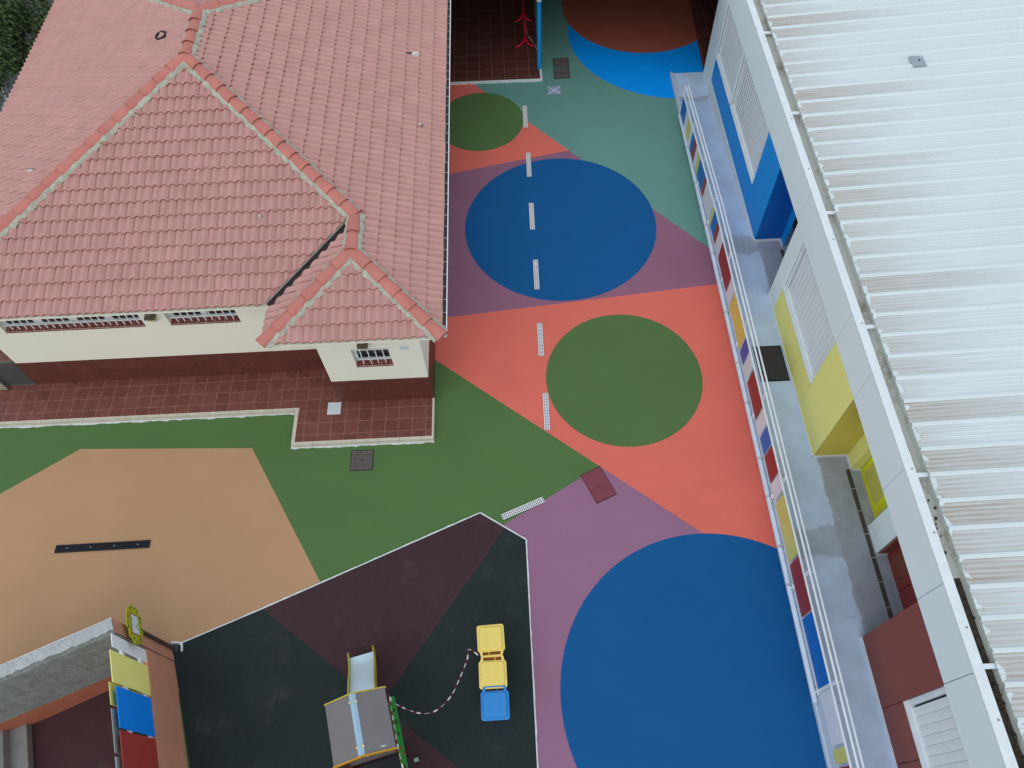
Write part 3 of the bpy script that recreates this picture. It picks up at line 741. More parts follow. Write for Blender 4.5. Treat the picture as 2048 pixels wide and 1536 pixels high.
for y1, y0, m in seq:
    mb = MB(); mb.face([(xr - .016, y0, hz(y0, .075)), (xr - .016, y0, hz(y0, .665)), (xr - .016, y1, hz(y1, .665)), (xr - .016, y1, hz(y1, .075))])
    x0, x1 = xr - .020, xr - .012
    q = [(y0, hz(y0, .075)), (y0, hz(y0, .668)), (y1, hz(y1, .668)), (y1, hz(y1, .075))]
    mb = MB(); mb.face([(x0, *p) for p in q]); mb.face([(x1, *p) for p in q][::-1])
    for i in range(4): j = (i + 1) % 4; mb.face([(x0, *q[i]), (x0, *q[j]), (x1, *q[j]), (x1, *q[i])][::-1])
    mb.build('infill_panel', [m], RL)

# ---- facade
RB = thing('classroom_building', 'white clad classroom building with coloured panels, shutters and white metal roof', 'building', (9, 9, 0))
XF = 6.28
def fp(y0, y1, z0, z1, m, x=XF, th=.03, gap=.006, name='wall_panel'):
    mb = MB(); mb.box((x, y0 + gap, z0 + gap), (x + th, y1 - gap, z1 - gap)); return mb.build(name, [m], RB)
ub = [20.55, 17.43, 14.38, 13.18, 11.37, 8.21, 6.89, 5.03, 3.12, 1.83, -1.2, -3.0]
for i in range(len(ub) - 1): fp(ub[i + 1], ub[i], 2.985, 3.90, wpanel)
fp(19.60, 20.55, .0, 2.985, wpanel)
fp(14.33, 19.60, zw + .06, 1.31, bpanel); fp(13.12, 14.33, zw + .06, 2.985, bpanel)
fp(17.39, 17.50, 1.31, 2.985, wpanel)
fp(10.86, 11.38, zw + .06, 2.985, wpanel)
for a0, b0 in ((9.955, 10.86), (9.06, 9.955), (8.21, 9.06)): fp(a0, b0, zw + .06, 1.38, ypanel)
fp(6.9, 8.21, zw + .06, 2.985, ypanel)
fp(1.815, 3.10, zw + .06, 2.985, rpanel)
for a0, b0 in ((.92, 1.815), (-1.2, .92)): fp(a0, b0, zw + .06, 1.50, rpanel)
fp(-3, -1.2, zw + .06, 2.985, wpanel)
# backing wall with window openings, recesses
g = MB()
wins = [(17.50, 19.60, 1.31, 2.985), (14.33, 17.39, 1.31, 2.985), (8.21, 10.87, 1.38, 2.985), (-1.2, 1.815, 1.50, 2.985)]
rec = [(11.38, 13.12, 0, 2.985), (3.10, 6.90, 0, 2.985)]
wallgrid(g, lambda u, z: (XF + .028, u, z), -3, 20.54, 0, 3.895, wins + rec)
g.face([(XF + .028, 20.54, 0), (14, 20.54, 0), (14, 20.54, 4.0), (XF + .028, 20.54, 3.895)]); g.face([(14, -3, 0), (XF + .028, -3, 0), (XF + .028, -3, 3.895), (14, -3, 4.0)])
g.box((XF + .03, 11.38, 2.985), (7.6, 13.12, 3.03)); g.box((XF + .03, 3.10, 2.985), (7.6, 6.90, 3.03))
g.box((XF + .03, 11.33, 0), (7.6, 11.38, 2.985)); g.box((XF + .03, 3.05, 0), (7.6, 3.10, 2.985))
g.build('wall', [joint], RB)
def side(y, x0, x1, m): mb = MB(); mb.box((x0, y, zw + .06), (x1, y + .03, 2.985)); return mb.build('wall_panel', [m], RB)
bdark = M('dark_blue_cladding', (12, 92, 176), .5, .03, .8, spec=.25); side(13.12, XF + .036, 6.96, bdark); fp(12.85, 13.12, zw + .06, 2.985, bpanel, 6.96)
side(6.90, XF + .036, 7.02, M('shaded_yellow_cladding', (206, 190, 84), .5, .03, .8, spec=.25)); fp(6.55, 6.90, zw + .06, 2.985, ypanel, 7.02); side(6.55, 7.055, 7.22, ypanel)  # recess side: yellow cladding with its shade mixed into the colour
fp(4.71, 5.30, zw + .06, 2.985, wpanel, 7.04); side(4.71 - .03, 7.075, 7.24, rpanel); side(4.20 - 1.13, 7.0, 7.24, rpanel)
def door(y0, y1, x, m1, m2, fr=.14):
    mb = MB(); mb.box((x, y0, zw + .01), (x + .04, y1, 2.98)); D = mb.build('door', [m1], RB)
    q = MB(); q.box((x - .006, y0 + fr, zw + .16), (x + .001, y1 - fr, 2.8)); q.build('door_inset', [m2], D)
    h = MB(); h.box((x - .05, y1 - .07, 1.42), (x - .004, y1 - .045, 1.55)); h.build('handle', [black_pl], D)
    return D
door(12.84 - 1.05, 12.84, 7.09, bpanel, M('dark_blue_door', (12, 72, 140), 0.5)); fp(11.40, 11.78, zw, 2.985, bpanel, 7.09)
door(5.55, 6.54, 7.22, ydoor, ydoor2, .13); door(5.31, 5.54, 7.22, ydoor, ydoor2, .05)
door(3.92, 4.69, 7.24, rdoor, M('brown_red_leaf', (116, 62, 46), 0.5), .18); door(3.10, 3.90, 7.24, rdoor, rdoor, .1)
# skirting (white strip at floor level)
skm = M('white_skirting', (222, 230, 236), 0.6, 0.05, 5)
def sk(y0, y1, x=XF):
    g = MB(); t0, t1 = max(zramp(y0) + .075, zw + .052), max(zramp(y1) + .075, zw + .052)
    g.face([(x - .012, y0, zramp(y0) - .01), (x - .012, y0, t0), (x - .012, y1, t1), (x - .012, y1, zramp(y1) - .01)])
    g.face([(x - .012, y0, t0), (x + .03, y0, t0 + .008), (x + .03, y1, t1 + .008), (x - .012, y1, t1)]); g.build('skirting', [skm], RB)
for a0, b0 in ((13.10, 13.4), (13.4, 19.35), (19.35, 19.6), (10.86, 11.38), (6.88, 10.86), (1.8, 3.1), (-3, 1.8)): sk(a0, b0)
sk(12.86, 13.1, 6.96); sk(6.56, 6.88, 7.02); sk(4.71, 5.30, 7.04)
for x0, x1, y in ((XF - .012, 6.96, 13.12), (XF - .012, 7.02, 6.9), (7.02, 7.22, 6.55), (7.05, 7.24, 4.68)):
    g = MB(); g.box((x0, y - .014, zw - .01), (x1, y, zw + .075)); g.build('skirting', [skm], RB)
# roll shutters of vertical slats
def shutter(y0, y1, z0, z1, tilt, near=None, wslat=.155):
    f = MB(); t = .075
    f.box((XF + .03, y0, z0), (XF + .14, y1, z0 + t)); f.box((XF + .03, y0, z1 - .05), (XF + .14, y1, z1))
    f.box((XF + .04, y0, z0 + t), (XF + .14, y0 + t, z1 - .05)); f.box((XF + .04, y1 - t - .02, z0 + t), (XF + .14, y1, z1 - .05))
    w = f.build('window', [white_mt], RB)
    bk = MB(); bk.face([(XF + .15, y0, z0), (XF + .15, y1, z0), (XF + .15, y1, z1), (XF + .15, y0, z1)]); bk.build('pane', [glass], w)
    sl_ = MB(); av = y1 - y0 - 2 * t - .06; n = round(av / wslat); wslat = av / n
    for k in range(n):
        yc = y0 + t + .004 + (k + .5) * wslat
        a = tilt(k / n) if callable(tilt) else tilt
        Mx = Matrix.Translation((XF + .085, yc, 0)) @ Matrix.Rotation(a, 4, 'Z')
        hw_ = wslat * .485
        pr = [(-.006, -hw_), (.006, -hw_), (.010, 0), (.006, hw_), (-.006, hw_), (-.013, 0)]
        B = [Mx @ Vector((*p, z0 + t + .004)) for p in pr]; T = [Mx @ Vector((*p, z1 - .055)) for p in pr]
        for i in range(6): j = (i + 1) % 6; sl_.face([B[i], B[j], T[j], T[i]])
        sl_.face(T); sl_.face(B[::-1])
    sl_.build('slats', [white_pl], w)
    tr = M('window_trim', (206, 213, 216), 0.5)
    rb_ = MB(); rb_.box((XF - .006, y0, z1 - .012), (XF + .03, y1, z1 + .004)); rb_.build('lintel_trim', [tr], w)
    rb_ = MB(); rb_.box((XF - .012, y0 + .004, z0 - .02), (XF + .035, y1 - .004, z0)); rb_.build('sill', [tr], w)
shutter(17.50, 19.60, 1.31, 2.985, radians(-5.5), wslat=.16); shutter(14.33, 17.39, 1.31, 2.985, lambda q: radians(-5 - 3 * q), wslat=.16)
shutter(8.21, 10.87, 1.38, 2.985, lambda q: radians(-3.8 - 1.0 * q)); shutter(.42, 1.815, 1.50, 2.985, radians(-.3)); shutter(-1.2, .41, 1.50, 2.985, radians(-.3))
# coping
g = MB(); g.box((XF - .008, -3, 3.90), (XF + .155, 20.56, 3.945)); g.build('coping', [M('coping_white', (222, 230, 234), 0.6, 0.04, 6, 0.06, 50)], RB, bevel=.006)
g = MB(); rs = random.Random(3)
for y in (16.4, 13.6, 12.0, 10.0, 7.95, 5.0, 3.9, 2.45, 1.2): g.tube([(XF + .10, y, 3.945), (XF + .10, y, 3.955)], .013, 8)
g.build('screws', [M('rusty_screw', (120, 96, 76), 0.8, 0.3, 30)], RB)
# gutter behind the coping
g = MB(); x0, x1 = XF + .165, XF + .335
g.grid([[(x0, y, 3.92), (x0 + .012, y, 3.85), (x1 - .02, y, 3.85), (x1, y, 3.97)] for y in [(-3 + .5 * i) for i in range(48)]], 0, False)
g.box((x1 - .01, -3, 3.93), (x1 + .012, 20.5, 3.985), 1); g.box((XF + .03, -3, 3.5), (x0, 20.5, 3.84), 2)
g.face([(x0 + .02, -3, 3.88), (x1 - .03, -3, 3.88), (x1 - .03, 3.2, 3.853), (x0 + .02, 3.2, 3.853)], 2)
mg = N('weathered_gutter'); fz = mg.ramp(mg.noise(3.2, 6, stretch=(1, .5, 1), rough=.75), .52, .7)
mg.out(mg.mix(fz, lin((186, 190, 184)), lin((122, 108, 86))), .7, 0, .3); mg.bump(mg.noise(40, 3), .4, .006)
G = g.build('gutter', [mg.m, M('gutter_lip', (178, 192, 186), 0.6, 0.12, 8), soil], RB)
for y in (16.75, 13.78, 10.72, 7.86, 4.88, 1.90, -1.0): g = MB(); g.box((XF + .14, y - .035, 3.93), (x1 + .02, y + .035, 3.962)); g.build('bracket', [white_mt], G)
# debris lumps in the gutter
g = MB(); rs = random.Random(11)
for i in range(130):
    y = rs.choice((rs.uniform(-1, 2.6), rs.uniform(-1, 1.9), rs.uniform(-1, 4.5))); x = rs.uniform(x0 + .02, x1 - .03); s_ = rs.uniform(.008, .028); z = 3.815 + rs.uniform(0, .02)
    n = 5; a0 = rs.uniform(0, 6); g.prism([(x + s_ * cos(a0 + 2 * pi * k / n) * rs.uniform(.5, 1), y + s_ * 1.6 * sin(a0 + 2 * pi * k / n) * rs.uniform(.5, 1)) for k in range(n)], 3.845, z + .045 + s_ * .5)
g.build('debris', [soil], G)
# white trapezoidal sheet roof
g = MB(); x0 = XF + .305; x1 = 15.0; zb = lambda x: 4.0 + .045 * (x - x0)
pr = []; y = -3.0; rs = random.Random(5); k = 0
flat = [(8.75, 9.62), (7.85, 8.75)]
while y < 21:
    plain = any(a <= y + .2 < b for a, b in flat) and k % 2 == 0
    pr += [(y, .004), (y + .018, .034), (y + .062, .034), (y + .08, .004)]
    for q in range(1, 5):
        yy = y + .08 + (.38) * q / 5; hh = .002 if plain else .010
        pr += [(yy - .014, .0), (yy - .006, hh), (yy + .006, hh), (yy + .014, .0)]
    y += .46; k += 1
rows = [[(xx, y, zb(xx) + h) for y, h in pr] for xx in (x0, x0 + 3, x1)]
g.grid(rows, 0, False)
g.grid([[(x0, y, zb(x0) + h) for y, h in pr], [(x0 + .004, y, zb(x0) + h - .012) for y, h in pr]], 1, False)
MR = g.build('roof', [roofsheet, M('sheet_edge', (190, 190, 184), .6, .15, 9)], RB)
g = MB(); zz = zb(9.55) + .036; g.box((9.41, 14.89, zz), (9.72, 15.26, zz + .006), 0); g.tube([(9.6, 15.10, zz), (9.6, 15.10, zz + .02)], .022, 8, 1); g.tube([(9.66, 15.2, zz), (9.66, 15.2, zz + .015)], .014, 8, 2)
g.build('patch_plate', [M('grey_patch', (152, 164, 172), .6, .05), black_pl, white_pl], MR)

g = MB(); g.box((5.585, 8.86, zw), (6.245, 9.84, zw + .012), 0); g.box((5.62, 8.90, zw + .012), (6.21, 9.80, zw + .02), 1)
one(g, 'door_mat', [black_pl, M('mat_ribs', (58, 57, 58), .95, .15, 20, .2, 200)], (5.9, 9.35, zw), 'dark grey rubber mat lying across the ramp beside the yellow wall panels', 'mat')
def slot_drain(y0, y1, x0, label):
    g = MB(); g.box((x0, y0, zw + .001), (x0 + .09, y1, zw + .004), 0); yy = y0
    while yy < y1: g.box((x0, yy, zw + .004), (x0 + .09, yy + .02, zw + .007), 1); yy += .5
    one(g, 'slot_drain', [M('slot_drain_dark', (76, 72, 66), .8, .2, 12), galv], (x0, (y0 + y1) / 2, zw), label, 'drain')
slot_drain(3.12, 6.58, 6.92, 'long narrow dark slot drain in the floor before the yellow and red doors')
slot_drain(11.5, 12.80, 6.89, 'short dark slot drain in the floor of the blue door recess')

# ================================================================= COURTYARD DRAINS AND COVERS
def grate(L, w, nslot, mf, mslot, two=True, bolts=False):
    r = thing('drain_grate', '', 'drain')
    f = MB(); e = .014; f.box((-w / 2, -L / 2, .004), (w / 2, L / 2, .010), 0)
    o = f.build('channel', [mslot], r, world=False)
    f = MB(); f.box((-w / 2, -L / 2, .010), (-w / 2 + e, L / 2, .02)); f.box((w / 2 - e, -L / 2, .010), (w / 2, L / 2, .02))
    if two: f.box((-.006, -L / 2, .010), (.006, L / 2, .0185))
    p = L / nslot
    for k in range(nslot + 1):
        y = -L / 2 + k * p; t = p * .21; f.box((-w / 2 + e, max(-L / 2, y - t), .010), (w / 2 - e, min(L / 2, y + t), .019))
    f.build('grid', [mf], r, world=False)
    if bolts:
        f = MB()
        for k in range(4): y = -L / 2 + L * (k + .5) / 4; f.tube([(0, y, .018), (0, y, .023)], .014, 8)
        f.build('bolt', [galv], r, world=False)
    return r
d0 = grate(.995, .128, 24, M('white_grate', (236, 238, 242), .5, .05, 6), M('grate_slot', (58, 58, 62), .9, .1))
spots = [(0.572, 18.965, 'beside the upper green circle, farthest of the row'), (0.582, 16.865, 'on the purple border at the top of the blue circle'), (0.572, 14.82, 'inside the upper half of the blue circle'),
         (0.585, 12.735, 'inside the lower half of the blue circle'), (0.582, 10.65, 'on the coral ground between blue and green circles'), (0.606, 8.595, 'on the coral ground touching the large green circle')]
for i, (x, y, w) in enumerate(spots):
    o = d0 if i == 0 else dup(d0); o.location = (x, y, 0.006); o.rotation_euler = (0, 0, radians(-.6))
    tag(o, 'white slotted drain grate ' + w, 'drain', 'white drain grates in a row down the courtyard')
o = dup(d0); o.location = (-0.045, 6.205, 0.006); o.rotation_euler = (0, 0, radians(-90 + 21.9)); o.name = 'drain_grate'
tag(o, 'white slotted drain grate lying diagonally between green and mauve ground', 'drain'); del o['group']
ob = grate(2.05, .175, 64, M('black_grate', (44, 46, 54), .5, .1, 8, metal=.3), M('black_slot', (16, 16, 18), .9), False, True)
ob.location = (-9.168, 5.768, 0.004); ob.rotation_euler = (0, 0, radians(-90 + .7)); tag(ob, 'long black slotted drain grate in the peach ground', 'drain')
def checker(name, x0, y0, x1, y1, label, mat, grp=None, rz=0.0, n=14):
    cx, cy = (x0 + x1) / 2, (y0 + y1) / 2; w, h = (x1 - x0) / 2, (y1 - y0) / 2
    r = thing(name, label, 'manhole cover', (cx, cy, 0), rz, grp)
    f = MB(); f.box((-w, -h, 0), (w, h, .010)); f.build('frame', [M('cover_frame', (56, 56, 60), .8, .2, 20)], r, world=False)
    f = MB(); f.box((-w + .025, -h + .025, .010), (w - .025, h - .025, .014)); nx, ny = n, max(3, int(n * h / w))
    for i in range(nx):
        for j in range(ny):
            px, py = -w + .05 + (2 * w - .1) * (i + .5) / nx, -h + .05 + (2 * h - .1) * (j + .5) / ny
            if (i - nx / 2 + .5) ** 2 + (j - ny / 2 + .5) ** 2 < 1.2: continue
            a, b_ = (.016, .007) if (i + j) % 2 else (.007, .016); f.box((px - a, py - b_, .014), (px + a, py + b_, .019))
    f.build('lid', [mat], r, world=False)
    f = MB(); f.box((-.025, -.012, .0145), (.025, .012, .0165)); f.build('key_hole', [dark], r, world=False)
ic = M('cover_iron', (98, 92, 90), .7, .25, 18, .3, 110)
checker('manhole_cover', -3.925, 7.295, -3.405, 7.812, 'dark square iron cover in the green ground near the annex walkway', ic)
checker('manhole_cover', 1.588, 21.255, 2.10, 21.75, 'farther of two dark square covers on the sage green ground', ic)
checker('manhole_cover', 1.575, 20.705, 2.09, 21.205, 'nearer of two dark square covers on the sage green ground', ic)
X_ = thing('crossed_cover', 'pale grey square cover crossed with a white painted X on sage green ground', 'cover', (1.533, 20.15, .003))
g = MB(); g.box((-.205, -.19, 0), (.205, .19, .008)); g.build('plate', [M('grey_blue_plate', (148, 160, 186), .7, .06)], X_, world=False)
g = MB()
for a in (42, -42): g.box((-.26, -.022, .008), (.26, .022, .011 + a * 1e-5), 0, Matrix.Rotation(radians(a), 4, 'Z'))
g.build('painted_cross', [M('white_mark', (196, 204, 220), .7, .08)], X_, world=False)
MC = thing('maroon_cover', 'maroon painted two part access cover where coral, green and mauve meet', 'cover', (1.648, 6.685, .003), radians(-66.3 + 90))
for a, b_ in ((-.06, .365), (-.365, -.06)):
    g = MB(); g.box((-.238, a + .004, 0), (.238, b_ - .004, .012 if a < -.2 else .013)); g.build('cover_plate', [mcover], MC, world=False, bevel=.003)
g = MB(); g.box((-.252, -.38, -.002), (.252, .38, .006)); g.build('frame', [M('maroon_frame', (84, 40, 48), .8, .2, 20)], MC, world=False)

# ================================================================= WALLED ENCLOSURE (bottom left)
EN = thing('walled_enclosure', 'rough grey and orange walled enclosure with white, yellow, blue and red board fence', 'enclosure wall', (-7.21, 3.53, 0))
v = Vector((0.3197, -0.9475)); nO = Vector((0.9475, 0.3197)); O = Vector((-7.208, 3.545)); u1 = Vector((-0.922, -0.386))
HT = 2.5
g = MB(); th = .25
n1 = Vector((u1.y, -u1.x)); n1 = n1 if n1.y < 0 else -n1
def P2(s, t): q = O + u1 * s + n1 * t; return (q.x, q.y)
nseg = 60; rs = random.Random(9)
rowsT = []
for i in range(nseg + 1):
    s = 4.2 * i / nseg; w = rs.uniform(-.012, .012)
    zt = HT + rs.uniform(-.012, .012)
    p = [P2(s, 0), P2(s, 0.02), P2(s, th * .55), P2(s, th - .04), P2(s, th + .02 + w), P2(s, th + .01), P2(s, th)]
    zsx = [0.0, zt, zt + rs.uniform(-.01, .01), zt - .01, zt - .05 + w, .62 + .10 * s / 2, .62 + .10 * s / 2]
    rowsT.append([(a[0], a[1], z) for a, z in zip(p, zsx)])
g.grid(rowsT, 0, False)
g.face([(*P2(0, 0), 0), (*P2(0, th), 0), (*P2(0, th), HT), (*P2(0, 0), HT)], 1)
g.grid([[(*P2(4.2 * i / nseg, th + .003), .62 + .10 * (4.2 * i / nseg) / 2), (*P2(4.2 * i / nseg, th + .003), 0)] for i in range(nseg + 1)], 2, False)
strip(g, [P2(0, 0), P2(4.2, 0)], .012, HT - .02, HT + .012, 3, .005, .1)
g.grid([[(a[0], a[1], z + .008) for a, z in ((P2(4.2 * i / nseg, .015), HT + .008), (P2(4.2 * i / nseg, th * .5), HT + .012), (P2(4.2 * i / nseg, th - .03 + rs.uniform(-.02, .02)), HT - .002))] for i in range(nseg + 1)], 4, False)
g.build('wall', [rough_c, orange, orange2, white_kerb, M('pale_wall_top', (172, 176, 177), .95, .10, 5, .22, 45, 1.0, 30, .02)], EN)
g = MB()
def P3(s, t): q = O + v * s + nO * t; return (q.x, q.y)
g.prism([P3(0, 0), P3(5.0, 0), P3(5.0, -.14), P3(0, -.14)], 0, 1.22, 0); g.prism([P3(0, 0.0), P3(.27, .0), P3(.27, -.14), P3(0, -.14)], 1.22, HT - .06, 0)
g.build('low_wall', [orange], EN)
by_ = M('board_yellow', (246, 242, 142), .45, .03, 2); bw_ = M('board_white', (240, 243, 248), .45, .02)
bd = [(.30, .525, bw_, 0), (.60, 1.14, by_, .10), (1.19, 1.86, M('board_blue', (6, 138, 246), .45, .03), 0), (1.90, 2.62, M('board_red', (168, 62, 58), .45, .04), 0), (2.68, 3.3, rw_, .05), (3.36, 4.1, ry2, 0)]
for s0, s1, m, dz in bd:
    mb = MB(); mb.prism([P3(s0, .0), P3(s1, .0), P3(s1, -.012), P3(s0, -.012)], 1.27, 2.56 + dz); mb.build('board', [m], EN)
for s0, s1, m in ((1.10, 1.47, ry2), (1.53, 2.22, M('grey_board_back', (142, 150, 144), .4, .03)), (2.28, 2.9, M('pale_blue_back', (150, 168, 166), .4, .03)), (2.96, 4.0, rw_)):
    mb = MB(); mb.prism([P3(s0, -.085), P3(s1, -.085), P3(s1, -.097), P3(s0, -.097)], 1.27, 2.60); mb.build('inner_board', [m], EN)
mb = MB()
for zz in (1.42, 2.12): mb.prism([P3(.28, -.03), P3(4.2, -.03), P3(4.2, -.07), P3(.28, -.07)], zz, zz + .06)
for s in (.56, 1.165, 1.88, 2.65, 3.33): mb.prism([P3(s - .03, -.014), P3(s + .03, -.014), P3(s + .03, -.03), P3(s - .03, -.03)], 1.40, 1.50); mb.prism([P3(s - .03, -.014), P3(s + .03, -.014), P3(s + .03, -.03), P3(s - .03, -.03)], 2.10, 2.20)
mb.build('fence_frame', [white_mt], EN)
mb = MB()
for s in (.30, 1.2, 2.1, 3.0, 3.9): mb.prism([P3(s, -.03), P3(s + .04, -.03), P3(s + .04, -.07), P3(s, -.07)], 1.22, 2.3)
mb.build('fence_post', [galv], EN)
g = MB(); g.face([(*P3(-.1, -.1), .012), (*P3(6, -.1), .012), (*P3(6, -5), .012), (*P2(4.2, .1), .012)][::-1], 0)
tag(g.build('enclosure_floor', [rubber('rubber_maroon_floor', (70, 46, 50))]), kind='structure')
ST = thing('concrete_steps', 'worn grey concrete steps against the rough wall inside the enclosure', 'steps', (-9.9, 1.9, 0))
e0 = Vector((-9.69, 2.34)); ev = Vector((0.335, -0.942)); en = Vector((-0.942, -0.335))
for k in range(4):
    mb = MB(); A = e0 + en * (.32 * k) - ev * .25; B = e0 + en * (.32 * k) + ev * 2.6
    A2, B2 = A + en * (.32 if k < 3 else 1.2), B + en * (.32 if k < 3 else 1.2)
    mb.prism([A, B, B2, A2], 0, .19 * (k + 1)); mb.build('step', [plainc], ST, bevel=.01)

# sign on a post
SG = thing('animal_trail_sign', 'green and yellow scalloped sign board with pale panel on a dark brown post', 'sign', (-7.161, 3.578, 0))
g = MB(); g.tube([(-7.175, 3.56, 0), (-7.175, 3.56, 1.80)], .036, 12); g.build('post', [brownpole], SG)
g = MB(); g.box((-7.26, 3.48, .0), (-7.09, 3.64, .03)); g.build('base_plate', [M('post_base', (62, 66, 72), .6)], SG)
g = MB(); g.prism([(-7.24, 3.66), (-7.11, 3.66), (-7.05, 3.62), (-7.02, 3.49), (-6.98, 3.50), (-7.02, 3.68), (-7.25, 3.70)], .0, .014); g.prism([(-7.28, 3.47), (-7.24, 3.46), (-7.22, 3.52), (-7.28, 3.55)], 0, .016); g.build('mortar_patch', [white_kerb], SG)
sc_ = O + v * .03; sn = nO
def sp(a, z, t=0.0): q = Vector((-7.172, 3.55)) + v * a + sn * (.06 + t); return (q.x, q.y, z)
def flat(mb, pts, t0, t1, m=0):
    F0 = [sp(a, z, t1) for a, z in pts]; B0 = [sp(a, z, t0) for a, z in pts]; mb.face(F0, m); mb.face(B0[::-1], m)
    for i in range(len(pts)): j = (i + 1) % len(pts); mb.face([F0[i], B0[i], B0[j], F0[j]], m)
rs = random.Random(2); zc = 1.88
out = []
for i in range(56):
    w = 2 * pi * i / 56; ra = .36 + .022 * sin(9 * w) + rs.uniform(-.008, .008); rb2 = .30 + .02 * sin(9 * w + 1) + rs.uniform(-.006, .006)
    out.append((ra * cos(w) * (1.0 if cos(w) > 0 else 1.02), zc + rb2 * sin(w)))
g = MB(); flat(g, out, 0, .018); SB = g.build('sign_board', [M('sign_lime', (164, 178, 22), .5, .12, 22)], SG)
g = MB()
for i in range(26):
    w = 2 * pi * i / 26 + rs.uniform(-.1, .1); q = rs.uniform(.82, .93); cx, cz_ = .36 * q * cos(w), zc + .30 * q * sin(w); r = rs.uniform(.014, .03)
    flat(g, [(cx + r * 1.3 * cos(k * pi / 4), cz_ + r * sin(k * pi / 4)) for k in range(8)], .018, .0205 + i * 1e-5, i % 3)
g.build('painted_leaves', [M('sign_green', (52, 128, 44), .5), M('sign_orange', (206, 138, 30), .5), M('sign_dark', (52, 62, 28), .5)], SB)
g = MB(); flat(g, [(-.19, zc - .135), (.20, zc - .135), (.20, zc + .155), (-.19, zc + .155)], .018, .022); g.build('panel_border', [M('sign_border', (150, 98, 44), .5)], SB)
g = MB(); flat(g, [(-.165, zc - .125), (.175, zc - .125), (.175, zc + .12), (-.165, zc + .12)], .022, .026); g.build('text_panel', [M('sign_panel', (206, 222, 230), .4)], SB)
g = MB()
for k in range(3): flat(g, [(.0 + .04 * k + .02 * cos(q), zc - .085 + .05 * (k % 2) + .025 * sin(q)) for q in [j * pi / 4 for j in range(8)]], .026, .0275 + k * 1e-4)
for k in range(5): flat(g, [(-.13 + .05 * k, zc + .04 + .02 * (k % 2)), (-.105 + .05 * k, zc + .04 + .02 * (k % 2)), (-.105 + .05 * k, zc + .05 + .02 * (k % 2)), (-.13 + .05 * k, zc + .05 + .02 * (k % 2))], .026, .0272)
g.build('panel_drawing', [M('sign_drawing', (84, 150, 120), .5)], SB)

# ================================================================= SLIDE WITH ROOFED TOWER
ang = radians(13.9)
SLD = thing('toddler_slide', 'small play tower with grey pitched roof, steel slide, yellow boards and green side board', 'slide', (-2.955, 1.76, 0), ang)
wr, lr, hz0, hz1 = .52, .485, 1.70, 1.965
def L(mb, name, mats, bevel=0.0): return mb.build(name, mats, SLD, world=False, bevel=bevel)
for sg in (-1, 1):
    mb = MB(); t = .018
    q = [(0, hz1), (sg * wr, hz0)]; nx, nz = -(q[1][1] - q[0][1]), q[1][0] - q[0][0]
    for yy in (1,):
        A = [(0, -lr, hz1), (sg * wr, -lr, hz0), (sg * wr, lr, hz0), (0, lr, hz1)]
        B = [(x, y, z - t) for x, y, z in A]
        mb.face(A if sg > 0 else A[::-1]); mb.face(B[::-1] if sg > 0 else B)
        for i in range(4): j = (i + 1) % 4; mb.face([A[i], B[i], B[j], A[j]])
    ro = L(mb, 'roof_board', [hpl])
    b_ = MB()
    for x, y in ((.12, lr - .06), (.40, lr - .06), (.12, -lr + .08), (.42, -lr + .10)):
        z = hz1 - (hz1 - hz0) * x / wr; b_.tube([(sg * x, y, z), (sg * x, y, z + .010)], .010, 8)
    b_.build('screws', [galv], ro, world=False)
    if sg > 0:
        b_ = MB(); zz = hz1 - (hz1 - hz0) * .37 / wr
        P_ = lambda x, y, h: (x, y, hz1 - (hz1 - hz0) * x / wr + h)
        b_.face([P_(.30, -lr + .05, .002), P_(.38, -lr + .05, .002), P_(.38, -lr + .075, .002), P_(.30, -lr + .075, .002)]); b_.build('sticker', [M('sticker_grey', (178, 182, 186), .5)], ro, world=False)
mb = MB(); P_ = lambda x, y, h: (x, y, hz1 - (hz1 - hz0) * abs(x) / wr + h)
for sg in (-1, 1): mb.face([P_(0, -lr - .004, .008), P_(sg * .055, -lr - .004, .006), P_(sg * .055, lr + .004, .006), P_(0, lr + .004, .008)][::(1 if sg > 0 else -1)])
rs_ = L(mb, 'ridge_strip', [ridgeblue])
mb = MB()
for x in (-.055, .05):
    for y in (lr - .13, -lr + .13): mb.tube([P_(x, y, .006), P_(x, y, .030)], .020, 10)
mb.build('bolt_cap', [M('cream_cap', (224, 196, 140), .5)], rs_, world=False)
for y0, y1, jag in ((lr, lr + .022, 0), (-lr - .022, -lr, 1)):
    mb = MB(); top = [(-wr - .015, hz0 + .006), (0, hz1 + .014), (wr + .015, hz0 + .006)]
    bot = []
    for k in range(13):
        x = wr + .015 - (2 * wr + .03) * k / 12; z = hz1 - (hz1 - hz0) * abs(x) / wr - .085 - (.05 if (k % 2 and jag) else 0) - .06 * (1 - abs(x) / wr) * 0; bot.append((x, z)); 
        if jag and k % 2 and k < 12: bot.append((x - .03, z))
    pts = top + bot
    F0 = [(x, y0, z) for x, z in pts]; B0 = [(x, y1, z) for x, z in pts]
    n = len(pts)
    for i in range(n): j = (i + 1) % n; mb.face([F0[i], F0[j], B0[j], B0[i]])
    half = len(bot) // 2
    # faces as quads between the top line and the bottom line
    def topz(x): return hz1 + .014 - (hz1 - hz0 + .008) * abs(x) / (wr + .015)
    for i in range(len(bot) - 1):
        (xa, za), (xb, zb_) = bot[i], bot[i + 1]
        mb.face([(xa, y0, za), (xa, y0, topz(xa)), (xb, y0, topz(xb)), (xb, y0, zb_)]); mb.face([(xa, y1, za), (xb, y1, zb_), (xb, y1, topz(xb)), (xa, y1, topz(xa))])
    L(mb, 'gable_board', [yhd if not jag else ohd])
